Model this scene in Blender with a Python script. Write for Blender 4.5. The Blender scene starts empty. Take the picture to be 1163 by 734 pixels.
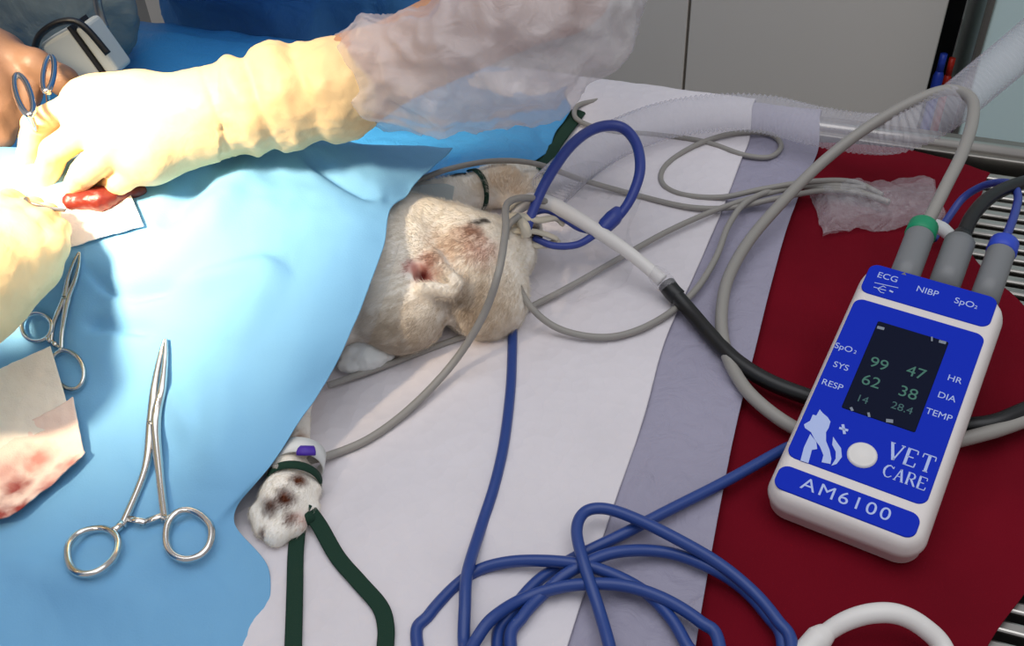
import bpy, math, random
import numpy as np
from mathutils import Vector, Matrix, noise
from mathutils.bvhtree import BVHTree
random.seed(4); RNG = np.random.default_rng(4)
S = bpy.context.scene; COL = S.collection

# ------------------------------------------------------------------ camera
PW, PH, F = 1163, 734, 1150.0
T = 0.9                                    # height of the table surface
CAM = np.array([0, 0, T + 0.5])
_v1 = np.array([1139 - PW/2, -676 - PH/2]); _nx = 75.0
_n = np.array([_nx, (F*F + _nx*_v1[0]) / (-_v1[1])])
def _d(v):
    a = np.array([v[0], -v[1], -F]); return a/np.linalg.norm(a)
_Y = _d(_v1); _Z = -_d(_n); _X = np.cross(_Y, _Z)
R = np.array([_X, _Y, _Z])                 # camera axes -> world
cd = bpy.data.cameras.new('camera'); cam = bpy.data.objects.new('camera', cd); COL.objects.link(cam)
cd.sensor_fit = 'HORIZONTAL'; cd.sensor_width = 36; cd.lens = 36*F/PW; cd.clip_start = 0.02
M4 = Matrix.Identity(4)
for i in range(3):
    for j in range(3): M4[i][j] = R[i][j]
    M4[i][3] = CAM[i]
cam.matrix_world = M4; S.camera = cam
def ray(x, y):
    r = R @ np.array([x - PW/2, -(y - PH/2), -F]); return r/np.linalg.norm(r)
def at(x, y, h=0.0):                       # pixel + height over the table -> world point
    r = ray(x, y); return CAM + r*((T + h - CAM[2])/r[2])
def proj(P):
    q = (np.atleast_2d(P) - CAM) @ R
    return np.stack([PW/2 + q[:, 0]/-q[:, 2]*F, PH/2 - q[:, 1]/-q[:, 2]*F], 1)
def V(p): return Vector([float(c) for c in p])

# ------------------------------------------------------------------ light
def lin(r, g, b): return tuple(((c/255)/12.92 if c <= 10 else (((c/255)+.055)/1.055)**2.4) for c in (r, g, b))
w = bpy.data.worlds.new('room_light'); S.world = w; w.use_nodes = True
w.node_tree.nodes['Background'].inputs[0].default_value = (.95, .95, 1, 1)
w.node_tree.nodes['Background'].inputs[1].default_value = 0.38
def area(name, loc, target, size, power, col):
    l = bpy.data.lights.new(name, 'AREA'); l.shape = 'RECTANGLE'; l.size, l.size_y = size; l.energy = power; l.color = col
    o = bpy.data.objects.new(name, l); COL.objects.link(o); o.location = loc
    o.rotation_euler = (Vector(target) - Vector(loc)).to_track_quat('-Z', 'Y').to_euler(); return o
area('ceiling_panel_light', (-0.1, .5, 2.7), (0.0, 1.0, .9), (2.4, 1.6), 19, (.95, .97, 1))
def spot(name, loc, target, ang, power, col, rad, blend=1):
    l = bpy.data.lights.new(name, 'SPOT'); l.energy = power; l.color = col; l.spot_size = math.radians(ang); l.spot_blend = blend; l.shadow_soft_size = rad
    o = bpy.data.objects.new(name, l); COL.objects.link(o); o.location = loc
    o.rotation_euler = (Vector(target) - Vector(loc)).to_track_quat('-Z', 'Y').to_euler(); return o
SITE = at(70, 225, .12)
spot('surgical_lamp_light', (SITE[0]-.22, SITE[1]-.62, 1.86), SITE + np.array([.0, .02, 0]), 18.5, 400, (1, .80, .56), .13)
S.view_settings.view_transform = 'Standard'; S.view_settings.look = 'None'
S.view_settings.exposure = 0.0; S.view_settings.gamma = 1.0

# ------------------------------------------------------------------ materials
def mat(name, col, rough=.6, metal=0, alpha=1, vcol=False, bump=None, vary=None, spec=.5, sss=0, emit=0, wave=None, sheen=0):
    m = bpy.data.materials.new(name); m.use_nodes = True; nt = m.node_tree; b = nt.nodes['Principled BSDF']
    c = lin(*col); b.inputs['Base Color'].default_value = (*c, 1)
    b.inputs['Roughness'].default_value = rough; b.inputs['Metallic'].default_value = metal
    b.inputs['Alpha'].default_value = alpha; b.inputs['Specular IOR Level'].default_value = spec
    if sheen: b.inputs['Sheen Weight'].default_value = sheen
    if sss:
        b.inputs['Subsurface Weight'].default_value = sss; b.inputs['Subsurface Radius'].default_value = (.01, .006, .004); b.inputs['Subsurface Scale'].default_value = 1
    if emit: b.inputs['Emission Color'].default_value = (*c, 1); b.inputs['Emission Strength'].default_value = emit
    tc = nt.nodes.new('ShaderNodeTexCoord'); src = None
    if vcol:
        a = nt.nodes.new('ShaderNodeVertexColor'); a.layer_name = 'Col'; src = a.outputs['Color']
    if vary:                                # (scale, amount)
        n = nt.nodes.new('ShaderNodeTexNoise'); n.inputs['Scale'].default_value = vary[0]; n.inputs['Detail'].default_value = 4
        nt.links.new(tc.outputs['Object'], n.inputs['Vector'])
        mr = nt.nodes.new('ShaderNodeMapRange'); mr.inputs['From Min'].default_value = .3; mr.inputs['From Max'].default_value = .7
        mr.inputs['To Min'].default_value = 1 - vary[1]; mr.inputs['To Max'].default_value = 1 + vary[1]*.4
        nt.links.new(n.outputs['Fac'], mr.inputs['Value'])
        mx = nt.nodes.new('ShaderNodeVectorMath'); mx.operation = 'SCALE'
        if src: nt.links.new(src, mx.inputs[0])
        else: mx.inputs[0].default_value = c
        nt.links.new(mr.outputs[0], mx.inputs['Scale']); src = mx.outputs[0]
    if src: nt.links.new(src, b.inputs['Base Color'])
    if bump:                                # (scale, strength, distance, kind)
        if bump[3] == 'v':
            n = nt.nodes.new('ShaderNodeTexVoronoi'); n.inputs['Scale'].default_value = bump[0]; out = n.outputs['Distance']
        elif bump[3] == 'w':
            n = nt.nodes.new('ShaderNodeTexWave'); n.inputs['Scale'].default_value = bump[0]; out = n.outputs['Fac']
        else:
            n = nt.nodes.new('ShaderNodeTexNoise'); n.inputs['Scale'].default_value = bump[0]; n.inputs['Detail'].default_value = 5; out = n.outputs['Fac']
            if bump[3] == 'c': n.inputs['Distortion'].default_value = 2.2
        nt.links.new(tc.outputs['Object'], n.inputs['Vector'])
        bp = nt.nodes.new('ShaderNodeBump'); bp.inputs['Strength'].default_value = bump[1]; bp.inputs['Distance'].default_value = bump[2]
        nt.links.new(out, bp.inputs['Height']); nt.links.new(bp.outputs[0], b.inputs['Normal'])
    return m
m_drape = mat('light_blue_nonwoven', (122, 180, 222), .75, bump=(900, .25, .0006, 'n'), vary=(9, .06), spec=.25)
m_drape2 = mat('blue_plastic_drape', (66, 150, 208), .4, bump=(60, .3, .003, 'c'), spec=.5)
m_pad = mat('white_pad', (226, 220, 224), .85, bump=(95, .55, .0022, 'v'), vary=(14, .05), spec=.2)
m_lilac = mat('lilac_film', (158, 154, 173), .5, bump=(45, .5, .004, 'c'), vary=(7, .06), spec=.3)
m_red = mat('red_cloth', (112, 10, 28), .9, bump=(1400, .3, .0006, 'n'), vary=(12, .14), spec=.1)
m_steel = mat('steel', (190, 186, 180), .3, 1, vary=(30, .1))
m_steel_d = mat('satin_steel', (150, 146, 140), .38, 1)
m_chrome = mat('chrome', (215, 212, 208), .16, 1)
m_dark = mat('dark', (16, 15, 17), .7)
m_glove = mat('cream_latex', (246, 212, 158), .5, vcol=False, bump=(70, .25, .0015, 'c'), spec=.35, sss=.0, vary=(25, .06))
m_skin = mat('skin', (196, 142, 104), .55, bump=(260, .25, .0008, 'n'), vary=(22, .12))
m_skin_d = mat('brown_skin', (134, 100, 76), .5, bump=(260, .3, .0008, 'n'), vary=(22, .15))
m_gown = mat('blue_gown', (96, 168, 236), .8, bump=(24, .5, .006, 'c'), vary=(6, .2), spec=.2)
m_gown_c = mat('teal_gown', (60, 130, 160), .8, bump=(24, .5, .006, 'c'), vary=(6, .2), spec=.2)
m_grey_cloth = mat('dark_trousers', (60, 64, 76), .9)
m_shoe = mat('white_clog', (200, 200, 200), .5)
m_sleeve = mat('milky_plastic', (228, 222, 224), .3, alpha=.33, bump=(60, .5, .004, 'c'), spec=.8)
m_hose = mat('milky_hose', (222, 220, 228), .35, alpha=.3, spec=.5)
m_clear = mat('clear_plastic', (225, 222, 228), .12, alpha=.2, bump=(40, .7, .006, 'c'), spec=1)
m_cat = mat('white_fur', (240, 232, 220), .85, vcol=True, spec=.15, bump=(420, .3, .0006, 'n'))
m_grey_cable = mat('grey_cable', (150, 146, 140), .45)
m_blue_cable = mat('blue_cable', (48, 66, 148), .38)
m_blue_cable2 = mat('steel_blue_cable', (36, 66, 136), .35)
m_black = mat('black_rubber', (14, 14, 16), .4)
m_white_pl = mat('white_plastic', (228, 224, 220), .4, bump=(900, .1, .0003, 'n'))
m_case = mat('warm_white_case', (226, 218, 214), .42, bump=(1500, .12, .0003, 'n'))
m_panel = mat('blue_panel', (10, 44, 186), .6, spec=.12)
m_screen = mat('screen', (14, 20, 42), .6, spec=.08)
m_scr_txt = mat('screen_text', (46, 98, 84), .5, emit=.25)
m_print = mat('pale_print', (178, 194, 238), .6)
m_conn = mat('grey_connector', (120, 122, 124), .4)
m_green_pl = mat('green_plastic', (10, 140, 96), .45)
m_blue_pl = mat('blue_plastic', (40, 70, 190), .4)
m_ribbon = mat('green_ribbon', (6, 50, 34), .85, bump=(1100, .5, .0006, 'n'))
m_gauze = mat('gauze', (240, 224, 210), .95, vcol=True, bump=(900, .5, .0008, 'n'), spec=.1)
m_tape = mat('white_tape', (222, 224, 222), .6)
m_tissue = mat('wet_tissue', (112, 34, 24), .4, bump=(90, .5, .003, 'n'), vary=(60, .4))
m_purple = mat('purple_plastic', (70, 36, 160), .5)
m_cab = mat('grey_laminate', (222, 215, 205), .55, vary=(1.5, .04))
m_teal = mat('pale_teal_panel', (214, 236, 234), .3, vary=(2, .05))
m_floor = mat('grey_vinyl', (120, 120, 118), .5, vary=(3, .1))
m_wall = mat('painted_wall', (190, 190, 188), .8, vary=(2, .04))
m_equip = mat('grey_green_cover', (112, 122, 120), .6, bump=(14, .5, .01, 'c'), vary=(9, .15))
m_redpl = mat('red_plastic', (225, 50, 30), .4)
m_tan = mat('tan_gauze', (206, 198, 180), .85, bump=(700, .6, .0008, 'n'))

# ------------------------------------------------------------------ helpers
def link(name, me, m, parent=None, smooth=True):
    if m: me.materials.append(m)
    if smooth: me.polygons.foreach_set('use_smooth', [True]*len(me.polygons))
    o = bpy.data.objects.new(name, me); COL.objects.link(o)
    if parent: o.parent = parent
    return o
def pyd(vs, fs):
    me = bpy.data.meshes.new('mesh'); me.from_pydata([tuple(map(float, v)) for v in vs], [], [tuple(map(int, f)) for f in fs]); me.update(); return me
class MB:
    def __init__(s): s.v = []; s.f = []
    def add(s, vs, fs):
        o = len(s.v); s.v += [tuple(map(float, v)) for v in vs]; s.f += [tuple(i+o for i in f) for f in fs]; return s
    def build(s, name, m, parent=None, smooth=True, bevel=0):
        me = pyd(s.v, s.f); o = link(name, me, m, parent, smooth)
        if bevel:
            b = o.modifiers.new('bevel', 'BEVEL'); b.width = bevel; b.segments = 3; b.limit_method = 'ANGLE'; b.harden_normals = False
        return o
def box(x0, x1, y0, y1, z0, z1):
    v = [(x, y, z) for x in (x0, x1) for y in (y0, y1) for z in (z0, z1)]
    return v, [(0, 1, 3, 2), (4, 6, 7, 5), (0, 4, 5, 1), (2, 3, 7, 6), (0, 2, 6, 4), (1, 5, 7, 3)]
def empty(name, loc=(0, 0, 0)):
    o = bpy.data.objects.new(name, None); COL.objects.link(o); o.empty_display_size = .02
    return o
def tag(o, label, cat, group=None):
    o['label'] = label; o['category'] = cat
    if group: o['group'] = group
    return o
def struct(o): o['kind'] = 'structure'; return o
def catmull(P, n=8, closed=False):
    P = np.array(P, float); out = []
    N = len(P)
    for i in range(N - 1 + (1 if closed else 0)):
        g = (lambda k: P[k % N]) if closed else (lambda k: P[min(max(k, 0), N-1)])
        p0, p1, p2, p3 = g(i-1), g(i), g(i+1), g(i+2)
        for t in np.linspace(0, 1, n, endpoint=False):
            out.append(.5*((2*p1)+(-p0+p2)*t+(2*p0-5*p1+4*p2-p3)*t*t+(-p0+3*p1-3*p2+p3)*t**3))
    if not closed: out.append(P[-1])
    return np.array(out)
def tube_geo(P, r, seg=10, closed=False, flat=None):
    """P dense world points, r radius (number or list); flat=(a,b) gives a flat section."""
    P = np.array(P, float); n = len(P); r = np.full(n, r) if np.isscalar(r) else np.interp(np.linspace(0, 1, n), np.linspace(0, 1, len(r)), r)
    tan = np.gradient(P, axis=0)
    if closed: tan = np.roll(P, -1, 0) - np.roll(P, 1, 0)
    tan /= np.linalg.norm(tan, axis=1)[:, None] + 1e-12
    up = np.array([0, 0, 1.0]); vs = []; fs = []; prev = None
    for i in range(n):
        t = tan[i]
        a = np.cross(t, up) if prev is None else prev - t*np.dot(prev, t)
        if np.linalg.norm(a) < 1e-4: a = np.cross(t, np.array([1.0, 0, 0]))
        a /= np.linalg.norm(a)
        if flat: a = np.cross(t, up); a = a/(np.linalg.norm(a)+1e-9)
        prev = a; b = np.cross(t, a)
        for k in range(seg):
            th = 2*math.pi*k/seg; ca, sa = math.cos(th), math.sin(th)
            if flat: vs.append(P[i] + a*ca*flat[0]*r[i] + b*sa*flat[1]*r[i])
            else: vs.append(P[i] + (a*ca + b*sa)*r[i])
    m = n if closed else n-1
    for i in range(m):
        j = (i+1) % n
        for k in range(seg):
            l = (k+1) % seg; fs.append((i*seg+k, i*seg+l, j*seg+l, j*seg+k))
    if not closed:
        fs.append(tuple(range(seg))[::-1]); fs.append(tuple((n-1)*seg+k for k in range(seg)))
    return vs, fs
def W(pts): return np.array([at(*p) for p in pts])
def cable(name, pts, r, m, parent=None, seg=10, n=8, rr=None, flat=None, closed=False):
    P = catmull(W(pts), n, closed)
    return MB().add(*tube_geo(P, rr if rr is not None else r, seg, closed, flat)).build(name, m, parent)
def cpatch(grid, nu=6, nv=6):
    """grid[row][col] world points -> dense grid"""
    G = np.array(grid, float); rows = [catmull(g, nu) for g in G]
    A = np.array(rows); return catmull(A.reshape(len(G), -1), nv).reshape(-1, A.shape[1], 3)
def fbm(p, s, o=3):
    return noise.fractal(Vector((p[0]*s, p[1]*s, p[2]*s)), 1.0, 2.1, o)
def sheet(name, A, m, parent=None, thick=.0006, col=None):
    nv, nu = A.shape[:2]
    fs = [(i*nu+j, (i+1)*nu+j, (i+1)*nu+j+1, i*nu+j+1) for i in range(nv-1) for j in range(nu-1)]
    me = pyd(A.reshape(-1, 3), fs)
    if col is not None: setcol(me, col(A.reshape(-1, 3)))
    o = link(name, me, m, parent)
    if thick:
        s = o.modifiers.new('solid', 'SOLIDIFY'); s.thickness = thick; s.offset = 0
    return o
def setcol(me, C):
    a = me.color_attributes.new('Col', 'FLOAT_COLOR', 'POINT')
    a.data.foreach_set('color', np.concatenate([C, np.ones((len(C), 1))], 1).astype(np.float32).ravel())
def stains(base, spots):
    """spots: (centre world, radius, rgb255, strength)"""
    def f(P):
        P = np.array(P); C = np.tile(np.array(lin(*base)), (len(P), 1))
        n1 = np.array([fbm(p, 160) for p in P])
        for c, r, rgb, s in spots:
            d = np.linalg.norm(P - c, axis=1)/r + n1*.35
            k = np.clip(1.25 - d, 0, 1)**1.2*s; k = np.clip(k, 0, 1)[:, None]
            C = C*(1-k) + np.array(lin(*rgb))*k
        return C
    return f
# signed distance shapes -> smooth continuous skin
def cone(a, b, ra, rb, k=.008): return ('c', np.array(a, float), np.array(b, float), ra, rb, k)
def ell(c, r, rot=None, k=.01, sub=False): return ('s' if sub else 'e', np.array(c, float), np.array(r, float), rot, k)
def chain(pts, rs, k=.006):
    return [cone(pts[i], pts[i+1], rs[i], rs[i+1], k) for i in range(len(pts)-1)]
def field(P, prims):
    d = None
    for q in prims:
        if q[0] == 'c':
            ab = q[2]-q[1]; t = np.clip(((P-q[1]) @ ab)/max(ab @ ab, 1e-12), 0, 1)
            di = np.linalg.norm(P-(q[1]+t[..., None]*ab), axis=-1) - (q[3]+(q[4]-q[3])*t); k = q[5]
        else:
            L = P-q[1]
            if q[3] is not None: L = L @ q[3]
            rr = q[2]; di = (np.linalg.norm(L/rr, axis=-1)-1)*min(rr) if max(rr) < 2.2*min(rr) else None
            if di is None:
                k0 = np.linalg.norm(L/rr, axis=-1); k1 = np.linalg.norm(L/(rr*rr), axis=-1)+1e-9; di = k0*(k0-1)/k1
            k = q[4]
        if d is None: d = di; continue
        if q[0] == 's': h = np.clip(.5-.5*(d+di)/k, 0, 1); d = d*(1-h)+(-di)*h + k*h*(1-h)
        else: h = np.clip(.5+.5*(di-d)/k, 0, 1); d = di*(1-h)+d*h - k*h*(1-h)
    return d
def axis(lo, hi, f0, f1, ds, dc):
    a = [];x = lo
    while x < hi:
        a.append(x); x += ds if f0-ds <= x <= f1 else dc
    a.append(hi); return np.array(a)
def nets(prims, ds, dc=None, fine=None, pad=.02):
    lo = np.full(3, 9.); hi = -lo
    for q in prims:
        if q[0] == 'c': pts = [q[1]-q[3], q[1]+q[3], q[2]-q[4], q[2]+q[4]]
        elif q[0] == 'e': pts = [q[1]-max(q[2]), q[1]+max(q[2])]
        else: continue
        lo = np.minimum(lo, np.min(pts, 0)); hi = np.maximum(hi, np.max(pts, 0))
    lo -= pad; hi += pad; dc = dc or ds
    if fine is None: fine = (lo, hi)
    ax = [axis(lo[i], hi[i], fine[0][i], fine[1][i], ds, dc) for i in range(3)]
    n = [len(a) for a in ax]
    v = np.empty(n, np.float32)
    YY, ZZ = np.meshgrid(ax[1], ax[2], indexing='ij')
    for i, x in enumerate(ax[0]):
        v[i] = field(np.stack([np.full_like(YY, x), YY, ZZ], -1), prims)
    ins = v < 0
    c = ins[:-1, :-1, :-1].astype(int)
    cnt = sum(ins[a:n[0]-1+a, b:n[1]-1+b, e:n[2]-1+e].astype(np.int8) for a in (0, 1) for b in (0, 1) for e in (0, 1))
    act = (cnt > 0) & (cnt < 8); I = np.argwhere(act)
    idx = -np.ones(act.shape, int); idx[act] = np.arange(len(I))
    acc = np.zeros((len(I), 3)); num = np.zeros(len(I))
    co = [(a, b, e) for a in (0, 1) for b in (0, 1) for e in (0, 1)]
    for p in co:
        for q in co:
            if sum(q)-sum(p) == 1 and all(q[t] >= p[t] for t in range(3)):
                ip = I+np.array(p); iq = I+np.array(q)
                vp = v[ip[:, 0], ip[:, 1], ip[:, 2]]; vq = v[iq[:, 0], iq[:, 1], iq[:, 2]]
                s = (vp < 0) != (vq < 0); t = np.where(s, vp/np.where(s, vp-vq, 1), 0)[:, None]
                xp = np.stack([ax[j][ip[:, j]] for j in range(3)], 1); xq = np.stack([ax[j][iq[:, j]] for j in range(3)], 1)
                acc += np.where(s[:, None], xp+(xq-xp)*t, 0); num += s
    vs = acc/num[:, None]; fs = []
    for d in range(3):
        e, f = (d+1) % 3, (d+2) % 3
        A = np.moveaxis(ins, (d, e, f), (0, 1, 2)); X = np.moveaxis(idx, (d, e, f), (0, 1, 2))
        a = A[:-1, 1:-1, 1:-1]; b = A[1:, 1:-1, 1:-1]; ch = np.argwhere(a != b)
        if not len(ch): continue
        i, j, k = ch.T; inside = a[i, j, k]
        q = np.stack([X[i, j, k], X[i, j+1, k], X[i, j+1, k+1], X[i, j, k+1]], 1)
        q[~inside] = q[~inside][:, ::-1]; fs.append(q)
    fs = np.concatenate(fs); fs = fs[(fs >= 0).all(1)]
    me = bpy.data.meshes.new('mesh'); me.vertices.add(len(vs)); me.vertices.foreach_set('co', vs.astype(np.float32).ravel())
    me.loops.add(len(fs)*4); me.loops.foreach_set('vertex_index', fs.astype(np.int32).ravel())
    me.polygons.add(len(fs)); me.polygons.foreach_set('loop_start', np.arange(0, len(fs)*4, 4, dtype=np.int32)); me.update(calc_edges=True); me.validate()
    return me
def verts(me):
    a = np.empty(len(me.vertices)*3, np.float32); me.vertices.foreach_get('co', a); return a.reshape(-1, 3).astype(float)
def norms(me):
    a = np.empty(len(me.vertices)*3, np.float32); me.vertices.foreach_get('normal', a); return a.reshape(-1, 3).astype(float)
def displace(me, fn):
    P = verts(me); N = norms(me); D = np.array([fn(p) for p in P]); P += N*D[:, None]
    me.vertices.foreach_set('co', P.astype(np.float32).ravel()); me.update()
def A(*p): return at(*p)
def frame(o, x, z):
    x = np.array(x, float); x /= np.linalg.norm(x); z = np.array(z, float); y = np.cross(z, x); y /= np.linalg.norm(y); z = np.cross(x, y)
    return np.stack([x, y, z], 1)

# ------------------------------------------------------------------ setting
struct(MB().add(*box(-3, 3, -1.5, 3.2, -.05, 0)).build('floor', m_floor, smooth=False))
struct(MB().add(*box(-3, 3, 3.2, 3.3, 0, 2.8)).build('wall_back', m_wall, smooth=False))
# grey cabinet behind the table
CY = 1.65
def on_y(x, y, Y=CY):
    r = ray(x, y); return CAM + r*(Y-CAM[1])/r[1]
sx = on_y(779, 60)[0]; rx = on_y(1064, 60)[0]
cab = tag(empty('grey_cabinet'), 'tall plain grey cabinet standing behind the operating table', 'cabinet')
MB().add(*box(sx-1.15, rx, CY+.022, CY+.45, .08, 1.9)).add(*box(sx-1.1, rx-.03, CY+.06, CY+.42, 0, .08)).build('body', m_cab, cab, False)
for x0, x1 in ((sx-1.148, sx-.5775), (sx-.5725, sx-.0025), (sx+.0025, rx-.002)):
    d = MB().add(*box(x0, x1, CY, CY+.02, .1, 1.88)).build('door', m_cab, cab, False, .0015)
    MB().add(*box(x1-.05, x1-.035, CY-.03, CY-.018, 1.0+.25, 1.4)).add(*box(x1-.05, x1-.035, CY-.02, CY, 1.27, 1.285)).add(*box(x1-.05, x1-.035, CY-.02, CY, 1.365, 1.38)).build('handle', m_steel_d, d, False, .002)
# pale teal screen at the right
gx = on_y(1092, 60)[0]
gp = tag(empty('pale_panel_cabinet'), 'pale teal glossy cabinet at the right behind the corrugated hose', 'cabinet')
MB().add(*box(gx+.02, gx+1.1, CY-.08, CY+.4, 0, 1.9)).build('body', m_teal, gp, False, .004)
MB().add(*box(gx+.012, gx+.02, CY-.085, CY-.05, 0, 1.9)).build('edge_strip', m_steel_d, gp, False, .002)
# things in the dark gap
gap0 = rx+.004
struct(MB().add(*box(rx+.003, gx+.003, CY+.2, CY+.3, 0, 1.9)).build('gap_dark_back_1', m_dark, smooth=False))  # no trim: near-black slab added behind the gap, its shade put into the colour
tb = tag(empty('blue_bottle'), 'blue bottle standing in the dark gap beside the grey cabinet', 'bottle')
pb = on_y(1058, 150, CY+.05); pt = on_y(1076, 62, CY+.05)
def lathe(c, prof, seg=20):
    vs = [];fs = []
    for z, r in prof:
        for k in range(seg): vs.append((c[0]+r*math.cos(6.2832*k/seg), c[1]+r*math.sin(6.2832*k/seg), c[2]+z))
    for i in range(len(prof)-1):
        for k in range(seg): fs.append((i*seg+k, i*seg+(k+1) % seg, (i+1)*seg+(k+1) % seg, (i+1)*seg+k))
    fs.append(tuple(range(seg))[::-1]); fs.append(tuple((len(prof)-1)*seg+k for k in range(seg)))
    return vs, fs
shx0, shx1 = rx+.004, gx+.002
zb = pt[2]-.20
shelf = tag(MB().add(*box(shx0, shx1, CY-.02, CY+.19, zb-.02, zb)).add(*box(shx0, shx1, CY+.1, CY+.19, 0, zb-.02)).build('narrow_shelf', m_dark, None, False), 'narrow black shelf stand in the gap right of the grey cabinet', 'shelf')
wdt = shx1-shx0
MB().add(*lathe((shx0+wdt*.27, CY+.03, zb), [(0, wdt*.2), (.01, wdt*.25), (.17, wdt*.25), (.18, wdt*.16)])).build('bottle_body', m_blue_pl, tb)
MB().add(*lathe((shx0+wdt*.27, CY+.03, zb+.18), [(0, wdt*.17), (.03, wdt*.17)])).build('cap', m_blue_pl, tb)
tr = tag(empty('red_bottle'), 'red bottle standing in the dark gap beside the pale teal cabinet', 'bottle')
MB().add(*lathe((shx0+wdt*.76, CY+.06, zb), [(0, wdt*.18), (.01, wdt*.22), (.15, wdt*.22), (.16, wdt*.14)])).build('bottle_body', m_redpl, tr)
MB().add(*lathe((shx0+wdt*.76, CY+.06, zb+.16), [(0, wdt*.15), (.03, wdt*.15)])).build('cap', m_redpl, tr)

# ------------------------------------------------------------------ operating table
FE = .866                                    # far edge
XL, XR, YN = -1.05, .62, .22
tab = tag(empty('operating_table'), 'stainless steel operating table with slatted top and raised rim', 'table')
b = MB()
for y in (YN, FE-.012): b.add(*box(XL, XR, y, y+.012, T-.05, T+.004))
for x in (XL, XR-.012): b.add(*box(x, x+.012, YN+.012, FE-.012, T-.05, T+.004))
b.build('frame', m_steel_d, tab, False, .002)
P = np.array([(XL, FE+.001, T+.004), (XR, FE+.001, T+.004)]); MB().add(*tube_geo(P, .0065, 16)).build('rail', m_steel, tab)
MB().add(*box(XL, XR, FE+.012, FE+.026, T-.012, T+.003)).build('rim', m_steel_d, tab, False, .003)
y = YN+.02
while y < FE-.02:
    MB().add(*box(XL+.012, XR-.012, y, y+.0085, T-.016, T-.004)).build('slat', m_steel, tab, False, .002); y += .0145
MB().add(*box(XL+.012, XR-.012, YN+.012, FE-.012, T-.07, T-.062)).build('drip_tray', m_dark, tab, False)
for sx_ in (XL+.3, XR-.25):
    for sy_ in (YN+.06, FE-.07): MB().add(*box(sx_, sx_+.04, sy_-.02, sy_+.02, 0, T-.06)).build('leg', m_steel_d, tab, False, .004)

# ------------------------------------------------------------------ sheets on the table
def grid_px(rows): return [[at(*p) for p in r] for r in rows]
def hfun(name, A_, m, fn, **k):
    B = A_.copy(); nv, nu = B.shape[:2]
    for i in range(nv):
        for j in range(nu): B[i, j, 2] += fn(B[i, j])
    return sheet(name, B, m, **k)
# monitor plane first (the red cloth rises beneath it)
MQ = [at(985, 297, .070), at(1150, 340, .070), at(1040, 628, .030), at(872, 558, .030)]
mc = sum(MQ)/4
mx = (MQ[1]-MQ[0]) + (MQ[2]-MQ[3]); mx /= np.linalg.norm(mx)
my = (MQ[0]-MQ[3]) + (MQ[1]-MQ[2]); my -= mx*(my @ mx); my /= np.linalg.norm(my); mz = np.cross(mx, my)
mw = (np.linalg.norm(MQ[1]-MQ[0]) + np.linalg.norm(MQ[2]-MQ[3]))/2; ml = (np.linalg.norm(MQ[0]-MQ[3]) + np.linalg.norm(MQ[1]-MQ[2]))/2
MTH = .029
def mon_rest(p):
    """height of the cloth below the monitor"""
    d = p - mc; u = d @ mx; v = d @ np.array([my[0], my[1], 0])/np.hypot(my[0], my[1])
    pl = mc[2] - MTH/ mz[2] + (v)*my[2]/np.hypot(my[0], my[1])*1.0 - T
    g = np.clip(1.6-abs(u)/(mw*.5)*1.25, 0, 1)*np.clip((ml*.5+.012-abs(v))/.035+.2, 0, 1)
    g = g*g*(3-2*g)
    return max(0, (pl-.004))*g
def edge_l(y): return np.interp(y, [95, 150, 185, 215, 290, 380, 500, 590, 690, 734, 860], [945, 935, 925, 908, 884, 862, 832, 815, 797, 790, 770])
RED = [[(905, 160), (1000, 168), (1070, 181), (1119, 197), (1122, 199)],
       [(895, 190), (960, 200), (1030, 212), (1088, 228), (1112, 232)],
       [(865, 260), (930, 275), (1000, 285), (1070, 290), (1103, 290)],
       [(835, 340), (910, 355), (1000, 362), (1090, 372), (1165, 352)],
       [(820, 440), (910, 455), (1020, 468), (1120, 478), (1230, 450)],
       [(800, 540), (900, 560), (1010, 580), (1110, 590), (1220, 570)],
       [(785, 630), (880, 655), (980, 670), (1080, 670), (1172, 662)],
       [(770, 734), (860, 745), (950, 760), (1040, 762), (1122, 734)],
       [(755, 850), (850, 850), (930, 855), (1010, 855), (1070, 840)]]
RA = cpatch([[at(x, y, .0015) for x, y in r] for r in RED], 22, 14)
def red_h(p):
    hh = mon_rest(p)
    f = min(1, max(0, (proj(p)[0][0]-edge_l(proj(p)[0][1]))/60)); return hh + f*(.0022*fbm(p, 16) + .0016*max(0, fbm(p, 34))+.0015)
red = tag(hfun('surgical_towel', RA, m_red, red_h, thick=.001), 'dark red cloth towel spread under the monitor on the table', 'towel')
# absorbent pad: white core and lilac border
def edge_c(y): return np.interp(y, [95, 140, 250, 400, 480, 600, 734, 860], [872, 850, 808, 742, 722, 680, 636, 600])
def edge_l(y): return np.interp(y, [95, 150, 185, 215, 290, 380, 500, 590, 690, 734, 860], [945, 935, 925, 908, 884, 862, 832, 815, 797, 790, 770])
pad = tag(empty('absorbent_pad'), 'white quilted absorbent pad with lilac plastic border across the table', 'pad')
yt = lambda x: np.interp(x, [380, 655, 700, 850, 935], [75, 113, 120, 138, 158])
rows = []
ys = [0, .04, .12, .22, .33, .45, .58, .72, .86, 1]
for t in ys:
    row = []
    for s in (0, .2, .4, .6, .8, 1):
        x = 380 + (edge_c(134)-380)*s if t < .01 else None
        y = (yt(380+490*s)+14)*(1-t) + 860*t; xe = edge_c(y)+8; xl = 300-160*t
        row.append(at(xl+(xe-xl)*s, y, .0082))
    rows.append(row)
xr = np.linspace(on_y(560, 100, FE)[0], on_y(852, 138, FE)[0], 6)
rows = [[np.array((x, FE+.034, T-.04)) for x in xr], [np.array((x, FE+.032, T+.004)) for x in xr], [np.array((x, FE+.002, T+.0145)) for x in xr]] + rows
PA = cpatch(rows, 26, 18)
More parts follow.
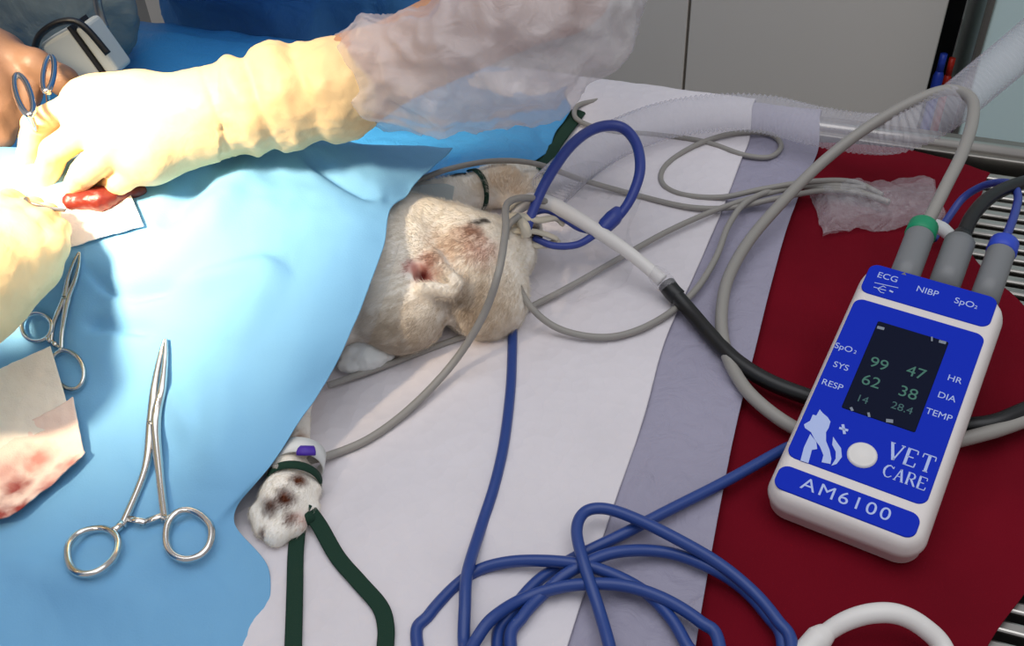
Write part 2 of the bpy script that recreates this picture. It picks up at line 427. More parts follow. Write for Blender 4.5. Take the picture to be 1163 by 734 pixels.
def pad_h(p):
    q = proj(p)[0]; r = .0009*fbm(p, 20) + .0007*abs(fbm(p, 70)) + .0005*fbm(p, 45, 2)
    return r
core = hfun('core_sheet', PA, m_pad, pad_h, parent=pad, thick=.0015)
rows = []
for t in ys:
    row = []
    for s in (0, .33, .66, 1):
        y0 = (yt(850)+14)*(1-t)+860*t; y1 = (yt(935)+12)*(1-t)+860*t
        y = y0*(1-s)+y1*s; a = edge_c(y)-14; b_ = edge_l(y)
        row.append(at(a+(b_-a)*s, y, .0062 + .0015*s))
    rows.append(row)
xr = np.linspace(on_y(840, 138, FE)[0], on_y(928, 150, FE)[0], 4)
rows = [[np.array((x, FE+.033, T-.02)) for x in xr], [np.array((x, FE+.031, T+.003)) for x in xr], [np.array((x, FE+.002, T+.0135)) for x in xr]] + rows
LA = cpatch(rows, 22, 24)
def lil_h(p):
    q = proj(p)[0]; f = min(1, max(0, (q[0]-edge_c(q[1])-4)/25)); return f*(.0010*fbm(p, 26) + .0018*abs(fbm(p, 55, 2)))
hfun('border_sheet', LA, m_lilac, lil_h, parent=pad, thick=.0005)
# under sheet of blue plastic on the far side
xe_ = [on_y(q, 60, FE)[0] for q in (-220, 0, 200, 400, 545)] + [on_y(648, 100, FE)[0]]
rows = [[proj_inv for proj_inv in [(x, FE+.032, T-.05) for x in xe_]], [(x, FE+.030, T+.002) for x in xe_], [(x, FE+.002, T+.0125) for x in xe_], [(x, FE-.02, T+.014) for x in xe_]]
rows = [[np.array(q) for q in r] for r in rows] + grid_px([
        [(-220, 90, .008), (0, 100, .008), (200, 105, .008), (400, 115, .012), (560, 122, .016), (648, 125, .014)],
        [(-220, 140, .012), (0, 140, .012), (200, 140, .012), (400, 145, .02), (555, 150, .022), (632, 152, .012)],
        [(-220, 200, .02), (0, 200, .02), (200, 190, .02), (400, 180, .03), (540, 175, .032), (612, 181, .014)],
        [(-220, 260, .02), (0, 240, .03), (200, 230, .03), (390, 215, .04), (478, 208, .045), (530, 196, .036)]])
BA = cpatch(rows, 20, 14)
under = tag(hfun('blue_under_drape', BA, m_drape2, lambda p: .004*fbm(p, 14)+.003*abs(fbm(p, 30, 2))), 'deeper blue plastic drape lying behind the light blue one', 'drape')

# main drape
D = [[(-160, 200, .08), (0, 200, .07), (120, 195, .06), (240, 190, .06), (330, 186, .06), (425, 190, .055), (495, 188, .05)],
     [(-160, 150, .13), (0, 170, .12), (120, 165, .12), (230, 165, .115), (290, 157, .115), (400, 161, .108), (514, 171, .082)],
     [(-160, 230, .12), (0, 225, .115), (120, 220, .108), (240, 205, .11), (330, 190, .112), (420, 186, .108), (490, 192, .089)],
     [(-160, 300, .09), (0, 290, .09), (110, 280, .09), (220, 262, .105), (320, 240, .108), (395, 225, .106), (447, 234, .097)],
     [(-160, 370, .05), (0, 350, .05), (100, 345, .058), (200, 335, .075), (300, 315, .09), (375, 295, .098), (434, 285, .096)],
     [(-160, 450, .02), (0, 430, .022), (90, 425, .028), (180, 418, .042), (265, 400, .062), (335, 385, .074), (404, 368, .075)],
     [(-160, 530, .012), (0, 520, .012), (80, 515, .014), (155, 505, .022), (230, 492, .036), (300, 475, .046), (362, 452, .046)],
     [(-160, 610, .009), (0, 605, .009), (75, 600, .01), (150, 590, .014), (215, 575, .022), (270, 555, .03), (308, 530, .034)],
     [(-160, 680, .008), (0, 670, .008), (75, 665, .009), (140, 655, .011), (195, 640, .016), (235, 615, .02), (266, 590, .020)],
     [(-160, 740, .008), (0, 735, .008), (80, 730, .008), (150, 720, .009), (210, 708, .012), (262, 680, .014), (306, 650, .010)],
     [(-160, 860, .008), (0, 860, .008), (80, 850, .008), (150, 840, .008), (210, 820, .009), (255, 790, .01), (296, 750, .008)],
     [(-160, 930, .008), (0, 930, .008), (80, 920, .008), (150, 910, .008), (210, 890, .008), (250, 870, .008), (280, 850, .008)]]
DA = cpatch(grid_px(D), 22, 16)
creases = [((340, 172), (432, 225), 8, -.006), ((432, 225), (470, 215), 10, -.003), ((95, 300), (140, 335), 6, -.004), ((140, 335), (200, 325), 8, -.004), ((200, 330), (330, 300), 14, .004),
           ((90, 360), (180, 375), 9, -.004), ((250, 420), (320, 300), 22, .006), ((210, 490), (150, 540), 18, -.002), ((190, 440), (220, 500), 12, .003), ((260, 400), (245, 560), 26, .006),
           ((0, 640), (180, 690), 30, .004), ((300, 180), (230, 260), 16, .004), ((240, 190), (180, 260), 14, -.004), ((120, 300), (100, 380), 12, -.003), ((60, 690), (250, 600), 26, .003)]
def crease(q):
    s = 0
    for (a, b, w_, h) in creases:
        a = np.array(a, float); b = np.array(b, float); ab = b-a; t = np.clip(((q-a) @ ab)/(ab @ ab), 0, 1)
        d = np.linalg.norm(q-a-t*ab)/w_
        if d < 2.5: s += 1.5*h*math.exp(-d*d)*min(1, 5*t*(1-t)+.1)
    return s
def drape_h(p):
    q = proj(p)[0]
    return .0034*fbm(p, 11) + .0012*fbm(p, 32) + .0022*abs(fbm(p, 15, 2)) + crease(q)
drape = tag(hfun('surgical_drape', DA, m_drape, drape_h, thick=.0008), 'large light blue surgical drape covering the animal beneath the hemostat', 'drape')

dg = bpy.context.evaluated_depsgraph_get()
def bvh(objs):
    vs = []; fs = []
    for o in objs:
        k = len(vs); me = o.data
        vs += [v.co.copy() for v in me.vertices]; fs += [tuple(i+k for i in p.vertices) for p in me.polygons]
    return BVHTree.FromPolygons(vs, fs)
TREE = bvh([drape, red, core])
PLIST = [o for o in pad.children]
TREE = bvh([drape, red] + PLIST)
def on(x, y, off=.002):
    hit = TREE.ray_cast(Vector(CAM), Vector(ray(x, y)))
    if hit[0] is None: return at(x, y, off+.006)
    return np.array(hit[0]) + np.array([0, 0, off])
def hgt(x, y): return on(x, y, 0)[2]-T

# ------------------------------------------------------------------ cat
cat = None
skull = A(535, 305, .038); ear = A(478, 311, .062)
Hd = A(600, 258, .035)-A(520, 315, .035)
prims = [ell(A(250, 295, .040), (.15, .052, .038), frame(0, A(100, 290, .05)-A(420, 300, .05), (0, 0, 1)), .03),
         ell(A(430, 300, .045), (.055, .052, .045), None, .02), ell(A(392, 275, .045), (.045, .04, .036), None, .02),
         ell(A(456, 262, .052), (.034, .026, .026), None, .02),
         ell(skull, (.039, .041, .035), None, .009),
         ell(A(508, 272, .046), (.034, .024, .026), None, .018),
         ell(A(552, 345, .024), (.030, .030, .026), None, .014),
         ell(A(572, 285, .036), (.024, .020, .022), None, .014),
         ell(A(596, 262, .032), (.014, .012, .014), None, .01),
         ell(A(448, 352, .036), (.038, .034, .031), None, .008),
         # ear rim and folded flap
         cone(A(466, 305, .063), A(484, 327, .062), .0045, .004, .006),
         cone(A(484, 327, .062), A(514, 332, .058), .0045, .0045, .006),
         cone(A(468, 302, .065), A(492, 294, .066), .0042, .004, .006),
         cone(A(492, 294, .066), A(520, 322, .060), .0042, .004, .007),
         ell(A(479, 312, .066), (.0085, .0055, .010), frame(0, A(490, 322, .06)-A(468, 302, .06), (0, 0, 1)), .004, True),
         ell(A(550, 254, .057), (.006, .0016, .003), frame(0, A(560, 250, .05)-A(540, 256, .05), (0, 0, 1)), .003, True)]
# far foreleg with paw
prims += chain([A(430, 255, .04), A(495, 232, .026), A(545, 216, .024)], [.022, .017, .014], .014)
prims += [ell(A(566, 212, .022), (.023, .019, .018), None, .01)]
for (x, y, r) in ((598, 198, .0085), (604, 208, .0085), (592, 220, .008), (575, 224, .008), (580, 196, .009)):
    prims += [ell(A(x, y, .020), (r*1.15, r, r), None, .006)]
# near foreleg with paw
prims += chain([A(380, 350, .04), A(325, 440, .026), A(328, 530, .020)], [.022, .016, .0135], .014)
prims += [ell(A(326, 563, .020), (.0165, .020, .0145), None, .008)]
for (x, y, r, h) in ((303, 598, .0078, .013), (314, 606, .0082, .015), (333, 596, .0085, .016), (348, 578, .0082, .015), (296, 583, .007, .016), (352, 556, .0072, .018)):
    prims += [ell(A(x, y, h), (r, r, r), None, .0035)]
for (x, y, r) in ((305, 574, .0042), (324, 566, .0048), (340, 545, .004), (331, 588, .003)):
    prims += [ell(A(x, y, .036), (r, r, .006), None, .003, True)]
prims += [ell(A(110, 270, .040), (.06, .048, .036), None, .03)]
allv = np.array([q[1] for q in prims])
cme = nets(prims, .0021)
CP = verts(cme); keep = CP[:, 2]
CP[:, 2] = np.maximum(CP[:, 2], T+.008)
cme.vertices.foreach_set('co', CP.astype(np.float32).ravel()); cme.update()
displace(cme, lambda p: .0006*fbm(p, 60))
DIRT = [(A(512, 280, .075), .020, (206, 172, 140), .6), (A(535, 266, .072), .013, (186, 136, 104), .6), (A(550, 284, .066), .014, (206, 160, 140), .6), (A(492, 292, .072), .009, (170, 120, 90), .6),
        (A(479, 312, .064), .0125, (188, 112, 98), .95), (A(480, 313, .058), .0075, (70, 18, 16), 1), (A(470, 305, .066), .006, (214, 150, 140), .8),
        (A(548, 354, .050), .034, (206, 188, 164), .75), (A(440, 372, .05), .022, (206, 190, 166), .7), (A(528, 345, .05), .016, (170, 150, 128), .7), (A(480, 385, .03), .03, (196, 180, 160), .6), (A(420, 395, .02), .03, (190, 176, 160), .6),
        (A(544, 253, .056), .0042, (28, 18, 16), 1), (A(552, 251, .056), .0042, (28, 18, 16), 1), (A(540, 262, .056), .007, (150, 100, 76), .8), (A(602, 262, .036), .010, (60, 40, 34), .9), (A(590, 250, .04), .012, (196, 160, 140), .6),
        (A(575, 205, .036), .028, (240, 216, 184), .6), (A(305, 574, .032), .0065, (96, 52, 34), 1), (A(324, 566, .033), .007, (96, 52, 34), 1), (A(340, 545, .033), .0065, (104, 60, 40), 1),
        (A(331, 588, .030), .005, (110, 62, 44), .9), (A(298, 606, .02), .004, (120, 80, 60), .8), (A(342, 500, .03), .012, (150, 110, 80), .8), (A(345, 590, .026), .006, (190, 120, 100), .6)]
CTREE = BVHTree.FromPolygons([Vector(p) for p in verts(cme)], [tuple(p.vertices) for p in cme.polygons])
def coat(c):
    q = proj(c)[0]; hit = CTREE.ray_cast(Vector(CAM), Vector(ray(*q)))[0]; return c if hit is None else np.array(hit)
DIRT = [(coat(c), r, g, k) for c, r, g, k in DIRT]
cfun = stains((252, 247, 238), DIRT)
setcol(cme, cfun(verts(cme)))
cat = tag(link('cat', cme, m_cat), 'white cat under the blue drape, head and two paws showing', 'cat')
# short fur as blades, on what the drape leaves bare
CP = verts(cme); CN = norms(cme)
tri = np.array([p.vertices[:] for p in cme.polygons]); cen = CP[tri].mean(1); nn = CN[tri].mean(1); nn /= np.linalg.norm(nn, axis=1)[:, None]+1e-9
pc = proj(cen)
vis = (((pc[:, 0] > 385) & (pc[:, 1] < 430)) | ((pc[:, 0] > 280) & (pc[:, 0] < 365) & (pc[:, 1] > 470))) & (cen[:, 2] > T+.009)
noear = np.linalg.norm(cen-A(479, 312, .062), axis=1) > .011
idx = np.where(vis & noear)[0]; sel = RNG.choice(idx, 105000)
nose = A(602, 262, .036); bv = []; bf = []; bc = []
base = cfun(cen[sel])
for q, i in enumerate(sel):
    p = CP[tri[i]].mean(0) + (CP[tri[i][0]]-CP[tri[i]].mean(0))*RNG.uniform(-1, 1) + (CP[tri[i][1]]-CP[tri[i]].mean(0))*RNG.uniform(-1, 1)
    n = nn[i]; fl = p-nose; fl = fl-n*(fl @ n); fl /= np.linalg.norm(fl)+1e-9
    fl = fl + .5*np.array([fbm(p, 40), fbm(p+3, 40), 0]) + RNG.normal(0, .16, 3)
    L = RNG.uniform(.0035, .0068)
    if pc[i, 1] > 470 or np.linalg.norm(p-nose) < .02: L *= .55
    dr = fl*.95+n*.24; dr /= np.linalg.norm(dr); s = np.cross(dr, n); s /= np.linalg.norm(s)+1e-9; s *= .00016
    k = len(bv); bv += [p-s-n*.0005, p+s-n*.0005, p+dr*L*.55+s*.7, p+dr*L*.55-s*.7, p+dr*L]
    bf += [(k, k+1, k+2, k+3), (k+3, k+2, k+4)]
    c = base[q]*RNG.uniform(.93, 1.03); bc += [c]*5
fme = pyd(bv, bf); setcol(fme, np.clip(np.array(bc), 0, 1)); m_fur = bpy.data.materials.new('fur_strands'); m_fur.use_nodes = True; nt_ = m_fur.node_tree; nt_.nodes.clear()
vc_ = nt_.nodes.new('ShaderNodeVertexColor'); vc_.layer_name = 'Col'; d_ = nt_.nodes.new('ShaderNodeBsdfDiffuse'); t_ = nt_.nodes.new('ShaderNodeBsdfTranslucent'); x_ = nt_.nodes.new('ShaderNodeMixShader'); o_ = nt_.nodes.new('ShaderNodeOutputMaterial')
x_.inputs[0].default_value = .5
nt_.links.new(vc_.outputs[0], d_.inputs[0]); nt_.links.new(vc_.outputs[0], t_.inputs[0]); nt_.links.new(d_.outputs[0], x_.inputs[1]); nt_.links.new(t_.outputs[0], x_.inputs[2]); nt_.links.new(x_.outputs[0], o_.inputs[0])
link('fur', fme, m_fur, cat, False)

# ------------------------------------------------------------------ people
def hand_person(name, label, arm, arm_r, hand, torso, cover, skin, fine_r, ds=.0022):
    pass
def build_body(root, prims, fine, skin, ds=.0024, dc=.012):
    me = nets(prims, ds, dc, fine); return me

# --- surgeon behind the table
palm = [cone(A(245, 126, .158), A(125, 134, .156), .027, .027, .02), cone(A(240, 140, .150), A(165, 170, .138), .023, .024, .02),
        cone(A(104, 126, .162), A(170, 178, .140), .017, .018, .012), cone(A(160, 118, .160), A(104, 122, .160), .021, .019, .015)]
fing = []
fing += chain([A(96, 118, .162), A(42, 142, .150), A(34, 176, .125), A(38, 190, .112)], [.0125, .0102, .0092, .0085], .002)
fing += chain([A(108, 140, .160), A(62, 172, .140), A(52, 200, .118), A(56, 214, .108)], [.0122, .0098, .0088, .0082], .002)
fing += chain([A(138, 162, .152), A(96, 196, .132), A(86, 214, .112), A(86, 220, .106)], [.0118, .0098, .0088, .0080], .002)
fing += chain([A(172, 180, .140), A(138, 204, .124), A(124, 216, .110), A(120, 220, .104)], [.0112, .0092, .0084, .0076], .002)
fing += chain([A(150, 120, .140), A(90, 165, .120), A(60, 200, .108)], [.014, .011, .009], .004)
wrist = [cone(A(250, 125, .158), A(310, 112, .164), .0285, .031, .012), cone(A(310, 112, .164), A(380, 102, .168), .031, .036, .012)]
Eb = A(640, -20, .205)
sh = np.array([Eb[0]-.10, 1.02, 1.40])
tx = on_y(113, 45, .96)[0]+.235; print('eB', A(-420,-60,.24), A(-60,60,.162)); print('tx', tx, 'Eb', Eb)
glove_pr = palm + fing + wrist
def shrink(pr, d): return [(q[0], q[1], q[2], q[3]-d, q[4]-d, q[5]) if q[0] == 'c' else q for q in pr]
def torso_prims(cx, cy, sh_l, sh_r, zfloor=0):
    return [ell((cx, cy, 1.22), (.20, .125, .26), None, .06), ell((cx, cy, .97), (.175, .12, .2), None, .06),
            cone((cx-.09, cy, .9), (cx-.09, cy+.01, .5), .09, .062, .05), cone((cx+.09, cy, .9), (cx+.09, cy+.01, .5), .09, .062, .02),
            cone((cx-.09, cy+.01, .5), (cx-.10, cy+.02, .08), .06, .038, .02), cone((cx+.09, cy+.01, .5), (cx+.10, cy+.02, .08), .06, .038, .02),
            cone(sh_l, sh_r, .06, .06, .06), cone((cx, cy, 1.42), (cx, cy-.01, 1.52), .058, .055, .03)]
def feet(cx, cy, dy):
    return [cone((cx+s*.10, cy+.03, .04), (cx+s*.11, cy+dy, .035), .038, .034, .02) for s in (-1, 1)]
cy = 1.03+.06
surgeon = tag(empty('person'), 'person in blue gown behind the table wearing cream gloves and plastic sleeve', 'person')
far_sh = np.array([tx-.19, cy, 1.40]); near_sh = np.array([tx+.19, cy, 1.40])
far_el = np.array([tx-.26, cy-.02, 1.12])
bp = torso_prims(tx, cy, far_sh, near_sh) + feet(tx, cy, -.12)
bp += [cone(near_sh, Eb, .045, .030, .03), cone(Eb, A(400, 92, .17), .033, .027, .02), cone(A(400, 92, .17), A(260, 122, .16), .027, .019, .02)] + shrink(palm+fing, .0035)
bp += [cone(far_sh, far_el, .05, .04, .03), cone(far_el, (tx-.14, cy-.16, 1.14), .038, .028, .02), cone((tx-.14, cy-.16, 1.14), (tx-.08, cy-.17, 1.14), .028, .022, .02)]
for k in range(5):   # the far hand, folded at the waist
    bp += chain([(tx-.09, cy-.175+.004*k, 1.16-.012*k), (tx-.045, cy-.178+.004*k, 1.155-.012*k), (tx-.02, cy-.165+.004*k, 1.15-.012*k)], [.010, .009, .008], .003)
HB = A(120, 150, .14)
me = nets(bp, .004, .012, (HB-np.array([.1, .1, .08]), HB+np.array([.3, .12, .1])))
link('body', me, m_skin, surgeon)
gme = nets(glove_pr, .0018)
folds = [(268, 104, .005, 11), (288, 100, -.004, 7), (318, 98, .004, 14), (345, 100, -.003, 8), (243, 120, -.0010, 3)]
def gd(p):
    q = proj(p)[0]; d = 0
    for x, y, h, w_ in folds:
        xx = x + (q[1]-y)*.35
        d += h*.7*math.exp(-((q[0]-xx)/w_)**2)
    if q[0] > 250: d += .004*fbm(p, 26)+.001*abs(fbm(p, 70))
    else: d += .0009*fbm(p, 60)
    return d
displace(gme, gd)
link('glove', gme, m_glove, surgeon)
# gown
gp_ = [ell((tx, cy-.06, 1.20), (.235, .165, .27), None, .06), ell((tx, cy-.13, 1.055), (.24, .13, .115), None, .03), ell((tx, cy+.03, .85), (.23, .13, .25), None, .08), cone((tx, cy+.05, .9), (tx, cy+.06, .55), .17, .18, .08),
       cone(far_sh, near_sh, .075, .075, .05), cone(near_sh, near_sh*.3+Eb*.7, .068, .055, .03), cone(far_sh, far_el, .068, .06, .03), cone(far_el, (tx-.15, cy-.15, 1.14), .055, .042, .03)]
gm = nets(gp_, .008)
displace(gm, lambda p: .012*fbm((p[0]*1.6, p[1]*1.6, p[2]*.5), 7) + .005*fbm(p, 22) + .006*abs(fbm((p[0], p[1], p[2]*.6), 16)))
link('gown', gm, m_gown, surgeon)
for s in (-1, 1):
    sm = nets([cone((tx+s*.10, cy+.03, .045), (tx+s*.11, cy-.13, .04), .045, .042, .02)], .006); P_ = verts(sm); P_[:, 2] = np.maximum(P_[:, 2], .001); sm.vertices.foreach_set('co', P_.astype(np.float32).ravel()); link('shoe', sm, m_shoe, surgeon)
# crumpled plastic sleeve
sp = catmull(W([(366, 86, .168), (400, 84, .170), (450, 80, .176), (510, 74, .182), (580, 52, .192), (636, 8, .205), (672, -60, .225), (672, -150, .26)]), 22)
srad = [.030, .041, .044, .048, .052, .054, .054, .056]
vs, fs = tube_geo(sp, srad, 84); fs = fs[:-2]
vs = np.array(vs); ctr = np.repeat(sp, 84, axis=0)
def crump(p):
    v = Vector((p[0]*22, p[1]*22, p[2]*22)); a = noise.voronoi(v)[0]
    a2 = noise.voronoi(Vector((p[0]*48+3, p[1]*48, p[2]*48)))[0]
    f = lambda s, o: noise.noise(Vector((p[0]*s+o, p[1]*s, p[2]*s)))
    return .009*(.35-min(1, 2.2*abs(f(13, 0)))) + .007*(.35-min(1, 2.4*abs(f(25, 5)))) + .0038*(.3-min(1, 2.5*abs(f(52, 9)))) + .008*f(7, 2)
for i in range(len(vs)):
    n = vs[i]-ctr[i]; L = np.linalg.norm(n); n /= L; vs[i] = vs[i] + n*crump(vs[i])
o = link('plastic_sleeve', pyd(vs, fs), m_sleeve, surgeon)
# inner ply of the sleeve, also crumpled
vs2 = np.array([c+(v-c)*.86+np.array([0, 0, .001]) for v, c in zip(vs, ctr)])
for i in range(len(vs2)): vs2[i] += (vs2[i]-ctr[i])*.1*fbm(vs2[i], 40)
link('sleeve_lining', pyd(vs2[:84*110], [f for f in fs if max(f) < 84*110]), m_sleeve, surgeon)

# --- assistant with the bare hand, upper left
def assistant(label, palm, fing, armpts, arm_r, cx, cy, shs, cloth, skin, skin_fine, glove=None, dyf=-.12, gown_cut=1):
    r = tag(empty('person'), label, 'person')
    shL, shR = np.array([cx-.19, cy, 1.40]), np.array([cx+.19, cy, 1.40])
    s_in = shR if shs == 'R' else shL; s_out = shL if shs == 'R' else shR; sg = -1 if shs == 'R' else 1
    oe = s_out+np.array([sg*.06, 0, -.28]); ow = oe+np.array([0, 0, -.24])
    pr = torso_prims(cx, cy, shL, shR) + feet(cx, cy, dyf) + [cone(s_in, armpts[0], .05, .042, .03)] + chain(armpts, arm_r, .02)
    pr += [cone(s_out, oe, .05, .04, .03), cone(oe, ow, .038, .026, .02), cone(ow, ow+np.array([0, 0, -.07]), .028, .032, .02)]
    for k in range(4): pr += chain([ow+np.array([.0, -.03+.02*k, -.08]), ow+np.array([.0, -.03+.02*k, -.13]), ow+np.array([0.004, -.028+.02*k, -.165])], [.010, .009, .008], .003)
    pr += chain([ow+np.array([0, -.03, -.04]), ow+np.array([0, -.055, -.08])], [.012, .009], .004)
    pr += palm + fing
    c = np.mean([q[1] for q in palm+fing], 0)
    me = nets(pr, ds=.0026, dc=.013, fine=(c-np.array([.09, .09, .07]), c+np.array([.09, .09, .07])))
    link('body', me, skin, r)
    gp_ = [ell((cx, cy, 1.22), (.235, .155, .28), None, .06), ell((cx, cy, .95), (.22, .15, .25), None, .08), cone((cx, cy, .95), (cx, cy, .55), .19, .2, .08),
           cone(shL, shR, .075, .075, .05), cone(s_in, s_in*.35+armpts[0]*.65, .068, .062, .03), cone(s_out, oe, .068, .06, .03)]
    gm = nets(gp_, .012); displace(gm, lambda p: .010*fbm((p[0]*1.6, p[1]*1.6, p[2]*.5), 7)); link('gown', gm, cloth, r)
    for s in (-1, 1):
        sm = nets([cone((cx+s*.10, cy+.03, .045), (cx+s*.11, cy+dyf, .04), .045, .042, .02)], .008); P_ = verts(sm); P_[:, 2] = np.maximum(P_[:, 2], .001); sm.vertices.foreach_set('co', P_.astype(np.float32).ravel()); link('shoe', sm, m_shoe, r)
    if glove:
        g = nets(glove, .0022); displace(g, lambda p: .0009*fbm(p, 60)); link('glove', g, m_glove, r)
    return r
pB = [cone(A(-60, 45, .165), A(-5, 72, .155), .026, .026, .02), cone(A(-50, 90, .15), A(-8, 110, .145), .026, .024, .02)]
fB = chain([A(-8, 58, .165), A(40, 74, .160), A(72, 92, .148), A(88, 108, .136)], [.0135, .0115, .0105, .0090], .005)
fB += chain([A(-5, 85, .155), A(20, 86, .155), A(34, 105, .145), A(30, 128, .135)], [.0115, .0090, .0085, .008], .004)
fB += chain([A(-20, 100, .15), A(5, 122, .142), A(14, 142, .13)], [.012, .0105, .009], .004)
fB += chain([A(-35, 112, .145), A(-8, 136, .138), A(4, 156, .126)], [.012, .010, .0085], .004)
fB += chain([A(-50, 118, .14), A(-25, 144, .13), A(-14, 160, .12)], [.011, .009, .008], .004)
eB = np.array([-.93, .66, 1.15])
assistant('person at upper left holding a clamp in a bare brown hand', pB, fB, [eB, A(-120, 30, .18), A(-60, 60, .162)], [.042, .030, .027], -1.33, .86, 'R', m_gown_c, m_skin_d, None)
pC = [cone(A(-40, 330, .115), A(12, 286, .112), .027, .026, .02), cone(A(-55, 290, .12), A(0, 262, .115), .024, .022, .02), cone(A(-20, 350, .105), A(35, 300, .105), .020, .018, .02)]
fC = chain([A(30, 292, .112), A(58, 280, .112), A(66, 262, .112)], [.0125, .0110, .0090], .004)
fC += chain([A(14, 272, .118), A(42, 258, .120), A(54, 244, .116)], [.0120, .0105, .0088], .004)
fC += chain([A(2, 258, .120), A(24, 246, .122), A(38, 236, .116)], [.0115, .0100, .0085], .004)
fC += chain([A(-14, 254, .118), A(6, 238, .120), A(20, 232, .114)], [.0105, .0092, .0080], .004)
fC += chain([A(-30, 262, .125), A(-6, 240, .128), A(10, 228, .118)], [.013, .011, .009], .004)
aC = [A(-90, 372, .12), A(-45, 325, .115)]
eC = np.array([-.72, .12, 1.13])
gl = pC+fC+[cone(A(-95, 378, .12), A(-40, 325, .115), .032, .0285, .02), cone(A(-95, 378, .12), eC*.4+A(-95, 378, .12)*.6, .033, .042, .02)]
assistant('person at the lower left reaching in with a cream gloved hand', shrink(pC, .002), shrink(fC, .002), [eC, aC[0], aC[1]], [.042, .028, .025], -.86, -.12, 'R', m_gown, m_skin, None, glove=gl, dyf=.16)

# ------------------------------------------------------------------ surgical site
so = nets([cone(A(80, 229, .112), A(118, 226, .112), .0055, .0065, .01), cone(A(112, 226, .112), A(160, 216, .110), .006, .004, .01)], .0015)
displace(so, lambda p: .0012*fbm(p, 120))
tag(link('exposed_tissue', so, m_tissue), 'red wet tissue exposed at the opening beneath the surgeon\'s fingers', 'tissue')
# gauze pads round the site
def gauze_sheet(name, corners, h, base, spots, label, nu=5, sc=.002, wr=1.0, off=.002):
    rows = []
    c = [np.array(q, float) for q in corners]
    for i in range(5):
        t = i/4; rows.append([on(*((c[0]*(1-t)+c[3]*t)*(1-s)+(c[1]*(1-t)+c[2]*t)*s), off) for s in (0, .25, .5, .75, 1)])
    G = cpatch(rows, 14, 14)
    for i in range(G.shape[0]):
        for j in range(G.shape[1]): G[i, j, 2] += h + wr*(.0016*fbm(G[i, j], 35) + .0012*abs(fbm(G[i, j], 60)))
    return tag(sheet(name, G, m_gauze, thick=.001, col=stains(base, spots)), label, 'gauze')
gauze_sheet('gauze_pad', [(20, 236), (150, 226), (165, 262), (60, 292)], .002, (246, 240, 232), [], 'bright white gauze pad laid at the edge of the opening')
# blood stained gauze at the left edge
G1 = gauze_sheet('blood_stained_gauze', [(-40, 452), (62, 404), (86, 486), (-40, 540)], .006, (255, 242, 226), [], 'cream gauze square at the left edge, bloodied at its lower end')
rows = [[(-40, 505, .02), (-5, 500, .022), (30, 490, .023), (60, 480, .024), (88, 462, .026)],
        [(-40, 556, .02), (-2, 550, .021), (36, 538, .022), (70, 526, .022), (98, 516, .022)],
        [(-40, 585, .018), (-2, 578, .019), (32, 566, .02), (62, 548, .020), (101, 523, .020)],
        [(-40, 606, .012), (-8, 602, .014), (18, 596, .014), (48, 572, .015), (98, 528, .018)]]
GA = cpatch([[on(x, y, .008) for x, y, h in r] for r in rows], 14, 14)
for i in range(GA.shape[0]):
    for j in range(GA.shape[1]): GA[i, j, 2] += .002*fbm(GA[i, j], 45)+.0016*abs(fbm(GA[i, j], 90))
o = sheet('bloodied_corner', GA, m_gauze, G1, thick=.001, col=stains((255, 226, 210), [(on(25, 562, .008), .010, (150, 28, 26), .9), (on(48, 532, .008), .012, (196, 90, 80), .7), (on(0, 600, .008), .014, (150, 24, 26), .9), (on(30, 592, .008), .009, (160, 36, 34), .9), (on(60, 562, .008), .010, (180, 70, 66), .7), (on(84, 540, .008), .009, (190, 84, 78), .7), (on(12, 548, .008), .012, (224, 160, 148), .7)]))
o['label'] = 'blood-stained lower corner'

